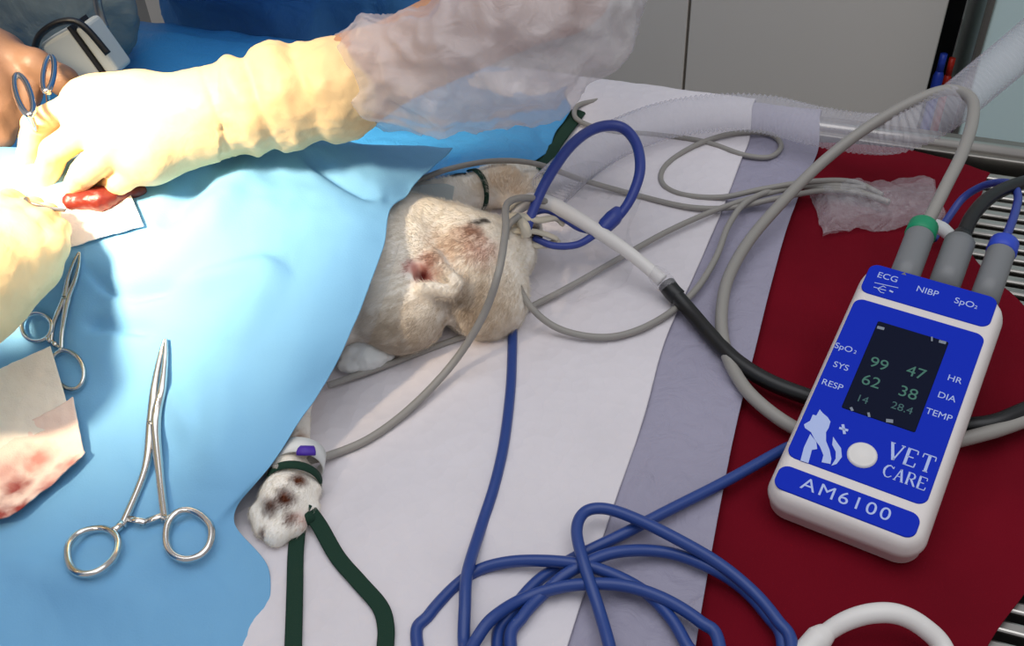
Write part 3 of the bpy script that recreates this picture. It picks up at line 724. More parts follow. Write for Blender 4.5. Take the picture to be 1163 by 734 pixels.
# ------------------------------------------------------------------ forceps
def hemostat(label, tip, joint, ringL, ringR, rl, rr_, bendL, bendR, ratL, ratR, off=.004, scale=1.0, group=None):
    root = tag(empty('hemostat'), label, 'forceps', group)
    def pt(p, e=0): return on(p[0], p[1], off+e)
    tip, joint = np.array(tip, float), np.array(joint, float)
    d = (joint-tip); nrm = np.array([-d[1], d[0]])/np.linalg.norm(d)
    for s, ring, rad, bend, rat in ((1, ringL, rl, bendL, ratL), (-1, ringR, rr_, bendR, ratR)):
        j0 = tip+nrm*s*1.5; pts = [pt(tip+nrm*s*.6, .001), pt(tip+d*.25+nrm*s*3.2, .001), pt(tip+d*.6+nrm*s*4.2, .0012), pt(joint+nrm*s*2.4, .0012), pt(bend, .0008), pt(rat, .0004)]
        P = catmull(pts, 10)
        arm = MB().add(*tube_geo(P, np.array([.0008, .0017, .0024, .0030, .0022, .0021])*scale, 10, flat=(1.0, .85))).build('arm', m_chrome, root)
        c = np.array(ring, float); ang = math.atan2(rat[1]-c[1], rat[0]-c[0])
        rp = []
        for k in range(40):
            th = ang+2*math.pi*k/40; e = np.array([math.cos(th)*rad[0], math.sin(th)*rad[1]])
            ca, sa = math.cos(rad[2]), math.sin(rad[2]); rp.append(pt((c[0]+e[0]*ca-e[1]*sa, c[1]+e[0]*sa+e[1]*ca), .0002))
        rp = np.array(rp); cc = rp.mean(0); z = rp[:, 2]; 
        # fit a plane so the ring is flat
        X = np.c_[rp[:, :2]-cc[:2], np.ones(len(rp))]; co_, *_ = np.linalg.lstsq(X, z, rcond=None); rp[:, 2] = X @ co_ + .0012
        MB().add(*tube_geo(rp, .0019*scale, 10, True)).build('finger_ring', m_chrome, root)
        # link from shank to ring
        near = rp[np.argmin(np.linalg.norm(rp-P[-1], axis=1))]
        MB().add(*tube_geo(np.array([P[-2], (P[-1]+near)/2, near]), .0021*scale, 10)).build('shank_end', m_chrome, root)
        mid = (np.array(ratL)+np.array(ratR))/2
        MB().add(*tube_geo(np.array([P[-3], pt(mid-(np.array(rat)-mid)*.12, .0012*(1.4 if s > 0 else .6))]), .0017*scale, 8, flat=(1.2, .7))).build('ratchet', m_chrome, root)
    jp = pt(joint, .003)
    MB().add(*lathe(jp-np.array([0, 0, .0008]), [(0, .0030*scale), (.0010, .0030*scale), (.0014, .0022*scale)], 18)).build('pivot', m_steel, root)
    return root
hemostat('large steel hemostat lying open on the lower light blue drape', (190, 391), (177, 486), (109, 632), (217, 615), (24, 31, .95), (26, 28, .3), (167, 540), (184, 545), (141, 603), (190, 597), scale=1.2)
hemostat('small steel hemostat half under the bloodied gauze', (93, 293), (78, 345), (45, 378), (80, 426), (17, 16, 0), (17, 23, -.5), (64, 372), (74, 378), (60, 395), (72, 402), off=.004, scale=.85)
# clamp in the bare hand
cl = tag(empty('clamp'), 'steel ring-handled clamp held by the bare brown hand', 'forceps')
def ring(c, a, b_, rot, h, r, nm, m, par, tilt=.25):
    pts = []
    for k in range(36):
        th = 2*math.pi*k/36; x = math.cos(th)*a; y = math.sin(th)*b_
        X, Y = c[0]+x*math.cos(rot)-y*math.sin(rot), c[1]+x*math.sin(rot)+y*math.cos(rot)
        pts.append(at(X, Y, h))
    return MB().add(*tube_geo(np.array(pts), r, 10, True)).build(nm, m, par)
ring((27, 108), 8, 24, -.32, .172, .0022, 'finger_ring', m_chrome, cl)
ring((55, 84), 6, 20, .15, .170, .0020, 'finger_ring', m_chrome, cl)
cable('arm', [(33, 130, .171), (38, 142, .158), (48, 165, .130), (62, 205, .104)], .0024, m_chrome, cl)
cable('arm', [(55, 104, .169), (56, 118, .150), (58, 150, .125), (66, 205, .102)], .0022, m_chrome, cl)
nh = tag(empty('needle_holder'), 'thin steel forceps tip poking into the opening at far left', 'forceps')
cable('shaft', [(-60, 222, .150), (-10, 228, .135), (30, 231, .128), (52, 236, .124), (76, 238, .120)], .002, m_chrome, nh, rr=[.0028, .0026, .0022, .0016, .0008])
cable('jaw', [(30, 226, .130), (34, 234, .128), (48, 236, .125), (74, 240, .120)], .0015, m_steel_d, nh, rr=[.002, .002, .0014, .0006])

# ------------------------------------------------------------------ equipment top left
eq = tag(empty('padded_bolster'), 'grey-green padded bolster with a thin metal bar at the upper left', 'bolster')
EY = 1.45
def ey(x, y, Y=EY): return on_y(x, y, Y)
em = nets([ell(A(20, 30, .05), (.10, .05, .045), None, .03), ell(A(88, 36, .055), (.045, .05, .050), None, .02), ell(A(60, 5, .08), (.10, .04, .06), None, .03)], .004)
displace(em, lambda p: .006*fbm(p, 14)+.004*abs(fbm(p, 30))); P_ = verts(em); P_[:, 2] = np.maximum(P_[:, 2], T+.03); em.vertices.foreach_set('co', P_.astype(np.float32).ravel()); link('cover', em, m_equip, eq)
MB().add(*tube_geo(catmull(W([(104, -60, .17), (111, 5, .12), (119, 32, .10)]), 6), .004, 12)).build('trim_bar', m_steel_d, eq)
m_boxgrey = mat('pale_grey_plastic', (176, 180, 176), .5)
whb = tag(empty('small_box'), 'small pale grey box with black strap handle resting against the grey-green bolster', 'box')
c0 = A(76, 56, .118)
Rz = Matrix.Rotation(-.45, 3, 'Y') @ Matrix.Rotation(.3, 3, 'Z')
def rb(x0, x1, y0, y1, z0, z1):
    v, f = box(x0, x1, y0, y1, z0, z1); return [np.array(Rz @ Vector(q)*.62)+c0 for q in v], f
MB().add(*rb(-.035, .022, 0, .05, -.06, .022)).build('case', m_boxgrey, whb, False, .004)
MB().add(*rb(.027, .046, 0, .05, -.06, .018)).build('lid', m_boxgrey, whb, False, .004)
hp = [np.array(Rz @ Vector(q)*.62)+c0 for q in ((-.05, -.004, .012), (-.02, -.004, .032), (.02, -.004, .034), (.045, -.004, .018), (.052, -.004, -.03))]
MB().add(*tube_geo(catmull(hp, 8), .0030, 10)).build('handle', m_black, whb)
MB().add(*rb(.0215, .0275, -.002, .05, -.06, .024)).build('hinge', m_dark, whb, False)
# ------------------------------------------------------------------ monitor
mon = tag(empty('vital_signs_monitor'), 'white handheld vital signs monitor with blue panels on the red cloth', 'monitor')
def loc(px, py):                            # pixel on the face plane -> local x, y
    r = ray(px, py); t = ((mc-CAM) @ mz)/(r @ mz); p = CAM+r*t-mc; return p @ mx, p @ my
def L2W(x, y, z): return mc + mx*x + my*y + mz*z
def rrect(x0, x1, y0, y1, r, n=8):
    out = []
    for cx_, cy_, a0 in ((x1-r, y1-r, 0), (x0+r, y1-r, 90), (x0+r, y0+r, 180), (x1-r, y0+r, 270)):
        for k in range(n+1):
            a = math.radians(a0+90*k/n); out.append((cx_+r*math.cos(a), cy_+r*math.sin(a)))
    return out
def plate(x0, x1, y0, y1, r, z0, z1, nm, m, parent, ch=.0004):
    vs = [];n = None
    for z, ins in ((z0, 0), (z1-ch, 0), (z1, ch)):
        o_ = rrect(x0+ins, x1-ins, y0+ins, y1-ins, max(r-ins, .0005)); n = len(o_)
        vs += [L2W(a, b, z) for a, b in o_]
    fs = [(i*n+k, i*n+(k+1) % n, (i+1)*n+(k+1) % n, (i+1)*n+k) for i in range(2) for k in range(n)] + [tuple(range(n))[::-1], tuple(2*n+k for k in range(n))]
    return MB().add(vs, fs).build(nm, m, parent, False)
hx, hy = mw/2, ml/2
prof = [(-MTH, -.006), (-MTH+.002, -.002), (-MTH+.006, .0), (-.013, .001), (-.012, .0018), (-.009, .0012), (-.005, 0), (-.0022, -.0016), (-.0006, -.0036), (0, -.006)]
vs = [];n = 0
for z, g in prof:
    o_ = rrect(-hx-g, hx+g, -hy-g, hy+g, .013+g, 10); n = len(o_); vs += [L2W(a, b, z) for a, b in o_]
k_ = len(prof)
fs = [(i*n+k, i*n+(k+1) % n, (i+1)*n+(k+1) % n, (i+1)*n+k) for i in range(k_-1) for k in range(n)] + [tuple(range(n))[::-1], tuple((k_-1)*n+k for k in range(n))]
MB().add(vs, fs).build('casing', m_case, mon)
def lbox(pxs):
    q = [loc(*p) for p in pxs]; xs = sorted(a for a, b in q); ys_ = sorted(b for a, b in q)
    return (xs[0]+xs[1])/2, (xs[2]+xs[3])/2, (ys_[0]+ys_[1])/2, (ys_[2]+ys_[3])/2
tp = lbox([(979, 301), (1136, 335), (1121, 370), (969, 332)]); mp = lbox([(965, 340), (1122, 378), (1052, 571), (896, 524)]); np_ = lbox([(887, 531), (1044, 580), (1034, 608), (879, 558)])
X0, X1 = mp[0], mp[1]
plate(X0, X1, tp[2], tp[3], .006, -.0002, .0006, 'top_panel', m_panel, mon)
mpan = plate(X0, X1, mp[2], mp[3], .006, -.0002, .0006, 'main_panel', m_panel, mon)
plate(X0, X1, np_[2], np_[3], .006, -.0002, .0006, 'name_plate', m_panel, mon)
sc = lbox([(993, 366), (1079, 388), (1039, 490), (958, 467)])
scr = plate(*sc, .0012, .0, .001, 'screen', m_screen, mon)
tpan = [c for c in mon.children if c.name.startswith('top_panel')][0]; npan = [c for c in mon.children if c.name.startswith('name_plate')][0]
def text(s, px, py, size, m, parent, nm='lettering', z=.0007, sxx=1.0, space=1.0, bold=.0):
    cu = bpy.data.curves.new('t', 'FONT'); cu.body = s; cu.size = size; cu.align_x = 'CENTER'; cu.align_y = 'CENTER'; cu.extrude = .00008; cu.space_character = space; cu.offset = bold*size
    to = bpy.data.objects.new('t', cu); COL.objects.link(to); bpy.context.view_layer.update()
    me = bpy.data.meshes.new_from_object(to.evaluated_get(bpy.context.evaluated_depsgraph_get())); bpy.data.objects.remove(to)
    lx, ly = loc(px, py)
    for v in me.vertices: v.co = V(L2W(lx+v.co.x*sxx, ly+v.co.y, z+v.co.z))
    return link(nm, me, m, parent, False)
u = mw
text('ECG', 1008, 316, .0070, m_print, tpan); text('NIBP', 1053, 332, .0070, m_print, tpan, sxx=.95)
text('SpO', 1095, 345, .0070, m_print, tpan); text('2', 1108, 350, .004, m_print, tpan)
def lpoly(pts, m, parent, nm, z=.0007, th=.0002):
    q = [loc(*p) for p in pts]; n = len(q)
    a = sum(q[i][0]*q[(i+1) % n][1]-q[(i+1) % n][0]*q[i][1] for i in range(n))
    if a < 0: q = q[::-1]
    vs = [L2W(x, y, z) for x, y in q]+[L2W(x, y, z+th) for x, y in q]
    return MB().add(vs, [tuple(range(n))[::-1], tuple(range(n, 2*n))]+[(i, (i+1) % n, n+(i+1) % n, n+i) for i in range(n)]).build(nm, m, parent, False)
b = MB()
def lstroke(b, pts, wd, z=.0007):
    q = [loc(*p) for p in pts]
    for (x0, y0), (x1, y1) in zip(q[:-1], q[1:]):
        L = math.hypot(x1-x0, y1-y0)+1e-9; nx, ny = -(y1-y0)/L*wd/2, (x1-x0)/L*wd/2
        c = [(x0+nx, y0+ny), (x0-nx, y0-ny), (x1-nx, y1-ny), (x1+nx, y1+ny)]
        b.add([L2W(x, y, z) for x, y in c]+[L2W(x, y, z+.0002) for x, y in c], [(4, 5, 6, 7), (0, 3, 2, 1), (0, 1, 5, 4), (1, 2, 6, 5), (2, 3, 7, 6), (3, 0, 4, 7)])
lstroke(b, [(993, 322), (1020, 328)], .0005); lstroke(b, [(992, 327), (1006, 331)], .0006); lstroke(b, [(996, 328), (1000, 333), (1004, 334)], .0005); lstroke(b, [(998, 328), (1003, 326), (1006, 328)], .0005); lstroke(b, [(1010, 331), (1014, 333)], .0012)
b.build('usb_symbol', m_print, tpan, False)
text('SpO', 958, 396, .0064, m_print, mpan); text('2', 971, 401, .0038, m_print, mpan)
text('SYS', 955, 417, .0064, m_print, mpan); text('RESP', 945, 438, .0064, m_print, mpan)
text('HR', 1084, 432, .0064, m_print, mpan); text('DIA', 1075, 452, .0064, m_print, mpan); text('TEMP', 1066, 472, .0064, m_print, mpan)
dz = .0011
text('99', 998, 415, .0115, m_scr_txt, scr, 'digits', dz); text('47', 1040, 425, .0115, m_scr_txt, scr, 'digits', dz); text('62', 989, 435, .0115, m_scr_txt, scr, 'digits', dz); text('38', 1031, 448, .0115, m_scr_txt, scr, 'digits', dz)
m_dim = mat('dim_screen_text', (40, 84, 84), .5, emit=.15)
text('14', 979, 455, .0075, m_dim, scr, 'digits', dz); text('28.4', 1024, 465, .0075, m_dim, scr, 'digits', dz)
m_ic = mat('screen_icons', (120, 128, 140), .5, emit=.1)
for pts_, wd_ in (([(996, 373), (1004, 375)], .0022), ([(1066, 389), (1074, 391)], .0022), ([(1058, 384), (1058, 389)], .001), ([(966, 464), (968, 468)], .0016), ([(986, 470), (987, 475)], .0014), ([(1006, 479), (1014, 480)], .0024)):
    b = MB(); lstroke(b, pts_, wd_, dz); b.build('status_icon', m_ic, scr, False)
b = MB()
def serif(b, pl, s, px, py, hgt_, wd, gap):
    """roman capitals with thick and thin strokes, centred on a pixel"""
    G = {'V': [((0, 1), (.5, 0), 1), ((.5, 0), (1, 1), .5), ((-.12, 1), (.25, 1), .35), ((.78, 1), (1.12, 1), .35)],
         'E': [((.12, 0), (.12, 1), 1), ((0, 0), (.9, 0), .4), ((0, 1), (.85, 1), .4), ((.12, .52), (.65, .52), .4), ((.9, 0), (.93, .25), .4), ((.85, 1), (.88, .78), .4)],
         'T': [((.5, 0), (.5, 1), 1), ((0, 1), (1, 1), .4), ((.3, 0), (.7, 0), .35), ((0, 1), (-.02, .76), .35), ((1, 1), (1.02, .76), .35)],
         'C': [((.95, .82), (.6, 1), .45), ((.6, 1), (.3, .93), .7), ((.3, .93), (.08, .7), .9), ((.08, .7), (.03, .45), 1), ((.03, .45), (.13, .2), .9), ((.13, .2), (.4, .0), .7), ((.4, 0), (.7, .02), .5), ((.7, .02), (.97, .2), .4), ((.95, .82), (.95, 1.0), .35)],
         'A': [((.08, 0), (.5, 1), .5), ((.5, 1), (.92, 0), 1), ((.25, .36), (.76, .36), .4), ((-.06, 0), (.25, 0), .35), ((.74, 0), (1.08, 0), .35)],
         'R': [((.15, 0), (.15, 1), 1), ((0, 1), (.6, 1), .4), ((.6, 1), (.82, .85), .6), ((.82, .85), (.8, .62), .8), ((.8, .62), (.55, .5), .6), ((.55, .5), (.15, .5), .4), ((.5, .5), (1.0, 0), .9), ((0, 0), (.35, 0), .35), ((.9, 0), (1.1, 0), .35)]}
    cx_, cy_ = loc(px, py); tot = len(s)*wd+(len(s)-1)*gap; x = cx_-tot/2
    for ch in s:
        for (a, a2), (c, c2), t in G[ch]:
            x0, y0, x1, y1 = x+a*wd, cy_+(a2-.5)*hgt_, x+c*wd, cy_+(c2-.5)*hgt_; th = t*hgt_*.15
            L = math.hypot(x1-x0, y1-y0); nx, ny = -(y1-y0)/L*th/2, (x1-x0)/L*th/2
            q = [(x0+nx, y0+ny), (x0-nx, y0-ny), (x1-nx, y1-ny), (x1+nx, y1+ny)]
            b.add([L2W(X, Y, .0006) for X, Y in q]+[L2W(X, Y, .0009) for X, Y in q], [(4, 5, 6, 7), (0, 3, 2, 1), (0, 1, 5, 4), (1, 2, 6, 5), (2, 3, 7, 6), (3, 0, 4, 7)])
        x += wd+gap
serif(b, None, 'VET', 1035, 521, .0115, .0068, .0023)
serif(b, None, 'CARE', 1028, 543, .0082, .0050, .0014)
b.build('lettering', m_print, mpan, False)
text('AM6100', 960, 568, .0115, m_print, npan, sxx=1.12, space=1.22)
# pet emblem: sitting dog with a cat curled inside its outline
b = MB()
dog = [(914, 486), (921, 479), (924, 470), (930, 467), (933, 474), (940, 479), (938, 484), (931, 487), (932, 496), (938, 508), (937, 524), (931, 526), (930, 508), (926, 497), (921, 492)]
lpoly([(931, 466), (934, 470), (940, 475), (943, 480), (941, 487), (938, 492), (938, 502), (942, 512), (944, 522), (943, 528), (933, 526), (935, 518), (931, 508), (925, 500), (921, 492), (914, 487), (913, 483), (920, 479), (923, 472), (927, 473)], m_print, mpan, 'emblem')
lpoly([(920, 494), (927, 503), (928, 511), (922, 512), (918, 527), (909, 524), (913, 509)], m_print, mpan, 'emblem')
lpoly([(946, 497), (950, 503), (955, 510), (956, 520), (950, 528), (944, 530), (949, 522), (949, 514), (945, 506)], m_print, mpan, 'emblem')
b = MB(); lstroke(b, [(953, 487), (963, 490)], .0016); lstroke(b, [(957, 483), (959, 494)], .0016) ; b.build('emblem', m_print, mpan, False)
bx_, by_ = loc(979, 518); rb_ = .0086
vs = [];seg = 32
for z, r_ in ((-.0002, rb_), (.0012, rb_), (.002, rb_*.9), (.0022, rb_*.82), (.0015, rb_*.7)):
    vs += [L2W(bx_+r_*math.cos(6.28318*k/seg), by_+r_*math.sin(6.28318*k/seg), z) for k in range(seg)]
fs = [(i*seg+k, i*seg+(k+1) % seg, (i+1)*seg+(k+1) % seg, (i+1)*seg+k) for i in range(4) for k in range(seg)]+[tuple(4*seg+k for k in range(seg))]
MB().add(vs, fs).build('button', m_white_pl, mon)
vs_, fs_ = [], []
# ------------------------------------------------------------------ connectors and cables
def connector(root, base_px, tip_px, h0, h1, col, r=.0098):
    a, c = A(*base_px, h0), A(*tip_px, h1); d = c-a
    P = np.array([a-d*.45, a, a+d*.02, a+d*.45, a+d*.47, a+d*.78, a+d*.80, c])
    MB().add(*tube_geo(P, [r]*8, 20)).build('connector', m_conn, root, True)
    for t in (.15, .3, .45):
        pass
    if col: MB().add(*tube_geo(np.array([a+d*.82, a+d*.86, c+d*.12, c+d*.2]), [r*.98, r*1.08, r*1.04, r*.75], 20)).build('strain_relief', col, root)
    else: MB().add(*tube_geo(np.array([a+d*.9, c+d*.12, c+d*.3]), [r*.75, r*.7, r*.55], 16)).build('strain_relief', m_black, root)
    return c+d*.1
ecg = tag(empty('ecg_cable'), 'thick grey cable with green collar looping from the monitor over the rail', 'cable')
connector(ecg, (1031, 304), (1047, 262), .062, .066, m_green_pl)
cable('cord', [(1048, 262, .067), (1060, 240, .07), (1076, 208, .078), (1092, 176, .085), (1104, 140, .09), (1104, 114, .092), (1086, 103, .09), (1060, 106, .085), (1020, 124, .075), (975, 152, .06), (930, 188, .042), (890, 228, .03), (852, 272, .022), (828, 314, .018), (820, 350, .016), (821, 385, .015), (833, 420, .014), (856, 452, .014), (900, 485, .014), (960, 510, .012), (1030, 512, .012), (1110, 495, .018), (1163, 478, .018), (1260, 440, .016)], .0046, m_grey_cable, ecg, 14, 10)
nb = tag(empty('blood_pressure_hose'), 'black hose plugged into the middle socket of the monitor', 'hose')
connector(nb, (1077, 311), (1090, 275), .060, .066, None, .0102)
cable('cord', [(1094, 268, .067), (1104, 246, .07), (1122, 226, .07), (1148, 212, .066), (1180, 204, .06), (1240, 195, .05)], .0052, m_black, nb, 14)
sc_ = tag(empty('pulse_oximeter_cable'), 'short blue cable and blue collar at the right socket of the monitor', 'cable')
connector(sc_, (1124, 323), (1139, 281), .060, .066, m_blue_pl, .0092)
cable('cord', [(1143, 268, .068), (1152, 244, .07), (1156, 222, .066), (1146, 208, .06), (1120, 210, .045), (1095, 224, .03), (1078, 246, .02), (1060, 272, .012)], .0030, m_blue_cable, sc_)
wc = tag(cable('white_luer_fitting', [(1060, 252, .03), (1070, 260, .034), (1080, 268, .034)], .004, m_tape, rr=[.003, .0055, .0045]), 'small white fitting tucked behind the green collar', 'fitting')

LEAD = .0024
def lead(label, pts, r=LEAD, nm='ecg_lead', m=m_grey_cable, off=None):
    return tag(cable(nm, pts, r, m, None, 10, 10), label, 'lead wire')
lead('grey lead curving from the cat mouth down to the taped paw', [(640, 235, .05), (600, 225, .075), (576, 232, .082), (574, 262, .082), (566, 310, .078), (548, 360, .05), (515, 412, .022), (468, 462, .014), (420, 498, .012), (372, 518, .014), (335, 526, .028), (312, 533, .034)], .0027)
lead('grey lead looping low from the cat chin up to the wire bundle', [(590, 245, .07), (575, 262, .065), (580, 300, .05), (600, 345, .03), (636, 374, .016), (690, 383, .013), (740, 368, .013), (785, 335, .014), (812, 295, .016), (828, 255, .018), (850, 228, .02), (890, 214, .016), (940, 213, .014), (975, 218, .014), (1010, 230, .014)], .0026)
lead('grey lead running straight under the cat head across the pad', [(372, 438, .014), (430, 418, .013), (500, 392, .011), (560, 370, .012), (604, 348, .014), (650, 324, .014), (706, 292, .015), (760, 262, .016), (820, 236, .016), (880, 218, .017), (930, 210, .016), (985, 214, .014)])
lead('grey lead crossing from under the drape past the upper paw', [(430, 212, .05), (470, 206, .048), (510, 192, .048), (560, 183, .044), (608, 186, .034), (660, 204, .018), (720, 221, .012), (780, 235, .012), (830, 236, .014), (880, 226, .017), (940, 216, .014), (990, 222, .014)])
lead('grey lead doubling back in a wide open loop on the pad', [(700, 112, .008), (675, 115, .012), (655, 121, .014), (656, 136, .014), (690, 148, .011), (745, 153, .010), (800, 161, .010), (845, 176, .010), (875, 178, .010), (887, 165, .010), (872, 152, .011), (830, 152, .012), (788, 166, .011), (756, 188, .010), (752, 208, .010), (775, 221, .010), (820, 224, .012), (870, 214, .02), (925, 206, .02), (970, 207, .016), (1002, 222, .014)])
# blue pulse oximeter cable with its coil
Z1, Z2, Z3, Z4 = .010, .014, .018, .023
main = [(905, 505, .012), (887, 512, .013), (824, 547, .013), (761, 579, Z2), (705, 608, Z2), (652, 634, Z1), (611, 660, Z1), (580, 697, Z1), (565, 733, Z1), (585, 850, Z1), (760, 890, Z1), (880, 830, Z1), (889, 733, Z1), (872, 700, Z1), (840, 666, Z1), (800, 642, Z2), (753, 627, Z2), (697, 628, Z3), (650, 648, Z3), (620, 672, Z2), (594, 700, Z2), (580, 733, Z2), (610, 840, Z2), (780, 870, Z2), (890, 810, Z2), (899, 733, Z2),
        (883, 705, Z2), (856, 673, Z2), (816, 640, Z3), (768, 612, Z4), (721, 589, Z4), (687, 578, Z4), (664, 582, Z4), (655, 603, Z4), (663, 640, Z4), (680, 692, Z3), (692, 733, Z3), (720, 840, Z3), (790, 850, Z2), (795, 760, Z2), (780, 733, Z2), (761, 701, Z2), (729, 670, Z2), (681, 647, Z3), (634, 638, Z3), (575, 639, Z2), (531, 655, Z1), (488, 698, Z1), (474, 733, Z1), (520, 880, Z1), (720, 900, Z2), (820, 850, Z3), (817, 733, Z3),
        (795, 706, Z3), (753, 680, Z3), (705, 665, Z3), (650, 665, Z3), (598, 679, Z2), (560, 702, Z3), (540, 728, Z3), (532, 745, Z3), (527, 730, Z2), (528, 690, Z3), (531, 650, Z3), (546, 600, Z1), (562, 550, Z1), (573, 500, Z1), (580, 440, Z1), (582, 390, Z1), (583, 345, .012), (588, 310, .018), (594, 288, .03), (598, 276, .045)]
spo = tag(cable('coiled_sensor_cable', main, .0035, m_blue_cable2, None, 12, 10), 'long blue cable coiled at the bottom and running up to the cat', 'cable')
dbl = [(905, 509, .012), (888, 518, .012), (826, 553, .012), (764, 586, .013), (708, 616, .013), (662, 640, .011)]
# blue loop with clamp near the mouth
lp = tag(empty('blue_loop_cord'), 'short blue cord looped over the breathing tube with a sliding toggle', 'cord')
cable('cord', [(598, 262, .058), (605, 240, .066), (622, 203, .078), (648, 166, .085), (676, 146, .085), (704, 144, .082), (722, 162, .076), (727, 192, .068), (718, 222, .058), (704, 244, .05), (692, 253, .046), (676, 266, .042), (655, 278, .040), (628, 279, .042), (606, 270, .046)], .0040, m_blue_cable, lp, 12, rr=[.0035, .0042, .0044, .0042, .0036, .0028, .0026])
cable('cord', [(604, 242, .056), (622, 239, .056), (640, 248, .050), (660, 260, .045), (684, 262, .044), (696, 250, .047)], .0026, m_blue_cable, lp)
cable('toggle', [(682, 262, .046), (688, 256, .047), (697, 247, .049), (703, 239, .051)], .005, m_blue_cable, lp, 12, 5, rr=[.0035, .0062, .0066, .0045])
# breathing tube, connector, black hose
bt = tag(empty('breathing_tube'), 'white breathing tube leading from the cat mouth to a black hose', 'tube')
cable('tube', [(582, 246, .060), (590, 234, .064), (606, 228, .064), (630, 234, .058), (668, 256, .048), (706, 281, .038), (734, 303, .030), (752, 319, .024)], .0060, m_white_pl, bt, 16, rr=[.0035, .0056, .0062, .0060, .0056, .0050, .0048, .0052])
cable('tube_connector', [(742, 308, .027), (748, 314, .026), (756, 322, .023), (762, 328, .021)], .0065, m_clear, bt, 16, rr=[.0055, .0075, .0075, .0062])
bh = tag(empty('black_hose'), 'black rubber hose joined to the white breathing tube, passing under the monitor', 'hose')
cable('cuff', [(757, 323, .022), (764, 332, .020), (770, 338, .018)], .0068, m_black, bh, 16)
cable('hose', [(762, 329, .021), (784, 354, .016), (808, 382, .015), (836, 410, .015), (870, 432, .015), (912, 449, .015), (980, 470, .012), (1060, 482, .012), (1120, 482, .018), (1165, 466, .02), (1250, 430, .02)], .0056, m_black, bh, 16)
# corrugated transparent hose
cp = catmull(W([(622, 218, .025), (655, 188, .026), (700, 158, .028), (755, 137, .03), (815, 128, .032), (870, 130, .034), (925, 143, .038), (985, 152, .045), (1030, 148, .06), (1075, 124, .075), (1120, 88, .09), (1163, 52, .105), (1215, 5, .13), (1280, -60, .17)]), 40)
rad = np.array([.0175*(1+.055*math.sin(i*2*math.pi/3.0)) for i in range(len(cp))])
# resample for even corrugation
seglen = np.r_[0, np.cumsum(np.linalg.norm(np.diff(cp, axis=0), axis=1))]; ns = int(seglen[-1]/.0011)
cp = np.stack([np.interp(np.linspace(0, seglen[-1], ns), seglen, cp[:, j]) for j in range(3)], 1)
rad = np.array([.0165*(1+.06*math.cos(i*2*math.pi/4.0)) for i in range(ns)])
v_, f_ = tube_geo(cp, list(rad), 28); 
hz = tag(MB().add(v_, f_[:-2]).build('corrugated_breathing_hose', m_hose), 'translucent corrugated hose arching along the far rim of the table', 'hose')
# clear mask / bag round the snout end of the hose
mk = nets([ell(A(672, 222, .020), (.040, .046, .016), None, .01), ell(A(655, 290, .014), (.045, .055, .010), None, .02)], .003)
P_ = verts(mk); P_[:, 2] = np.maximum(P_[:, 2], T+.009); mk.vertices.foreach_set('co', P_.astype(np.float32).ravel()); mk.update()
displace(mk, lambda p: .003*fbm(p, 25)+.003*abs(fbm(p, 50)))
m_clear2 = mat('thin_clear_film', (235, 233, 238), .1, alpha=.07, bump=(30, .6, .006, 'c'), spec=1)
tag(link('clear_plastic_bag', mk, m_clear2), 'thin clear plastic bag lying on the white pad beside the blue loop', 'bag')
# crumpled clear bag on the red cloth
rows = [[(918, 222), (955, 216), (1000, 216), (1040, 212), (1058, 211)], [(926, 242), (960, 236), (1000, 234), (1040, 232), (1066, 232)], [(930, 258), (965, 254), (1005, 252), (1040, 252), (1072, 250)], [(934, 272), (970, 266), (1005, 265), (1035, 262), (1060, 266)]]
for nm, lift in (('a', .010), ('b', .004)):
    G = cpatch([[on(x, y, .003) for x, y in r] for r in rows], 20, 20)
    for i in range(G.shape[0]):
        for j in range(G.shape[1]):
            e = min(i, j, G.shape[0]-1-i, G.shape[1]-1-j)/8; G[i, j, 2] += lift*min(1, e)*(1 if nm == 'a' else .3) + .007*abs(fbm(G[i, j]+(0 if nm == 'a' else 5), 34, 3)) + .003*fbm(G[i, j], 80)
    if nm == 'a': bag = tag(sheet('crumpled_plastic_bag', G, m_clear, thick=0), 'crumpled clear plastic bag lying on the red towel behind the monitor', 'bag')
    else: sheet('back_ply', G, m_clear, bag, thick=0)
# white tube lower right
wt = tag(empty('white_tube'), 'white flexible tube arching at the bottom right on the red towel', 'tube')
cable('tube', [(918, 740, .012), (935, 722, .014), (960, 706, .02), (990, 697, .024), (1020, 698, .024), (1048, 712, .02), (1072, 738, .014), (1085, 790, .01)], .0052, m_white_pl, wt, 16, rr=[.0042, .0048, .0052, .0054, .0054, .0054, .0054])
cable('end_fitting', [(900, 756, .010), (918, 738, .012), (930, 726, .014), (940, 718, .015)], .006, m_white_pl, wt, 16, rr=[.0062, .0068, .0072, .005])

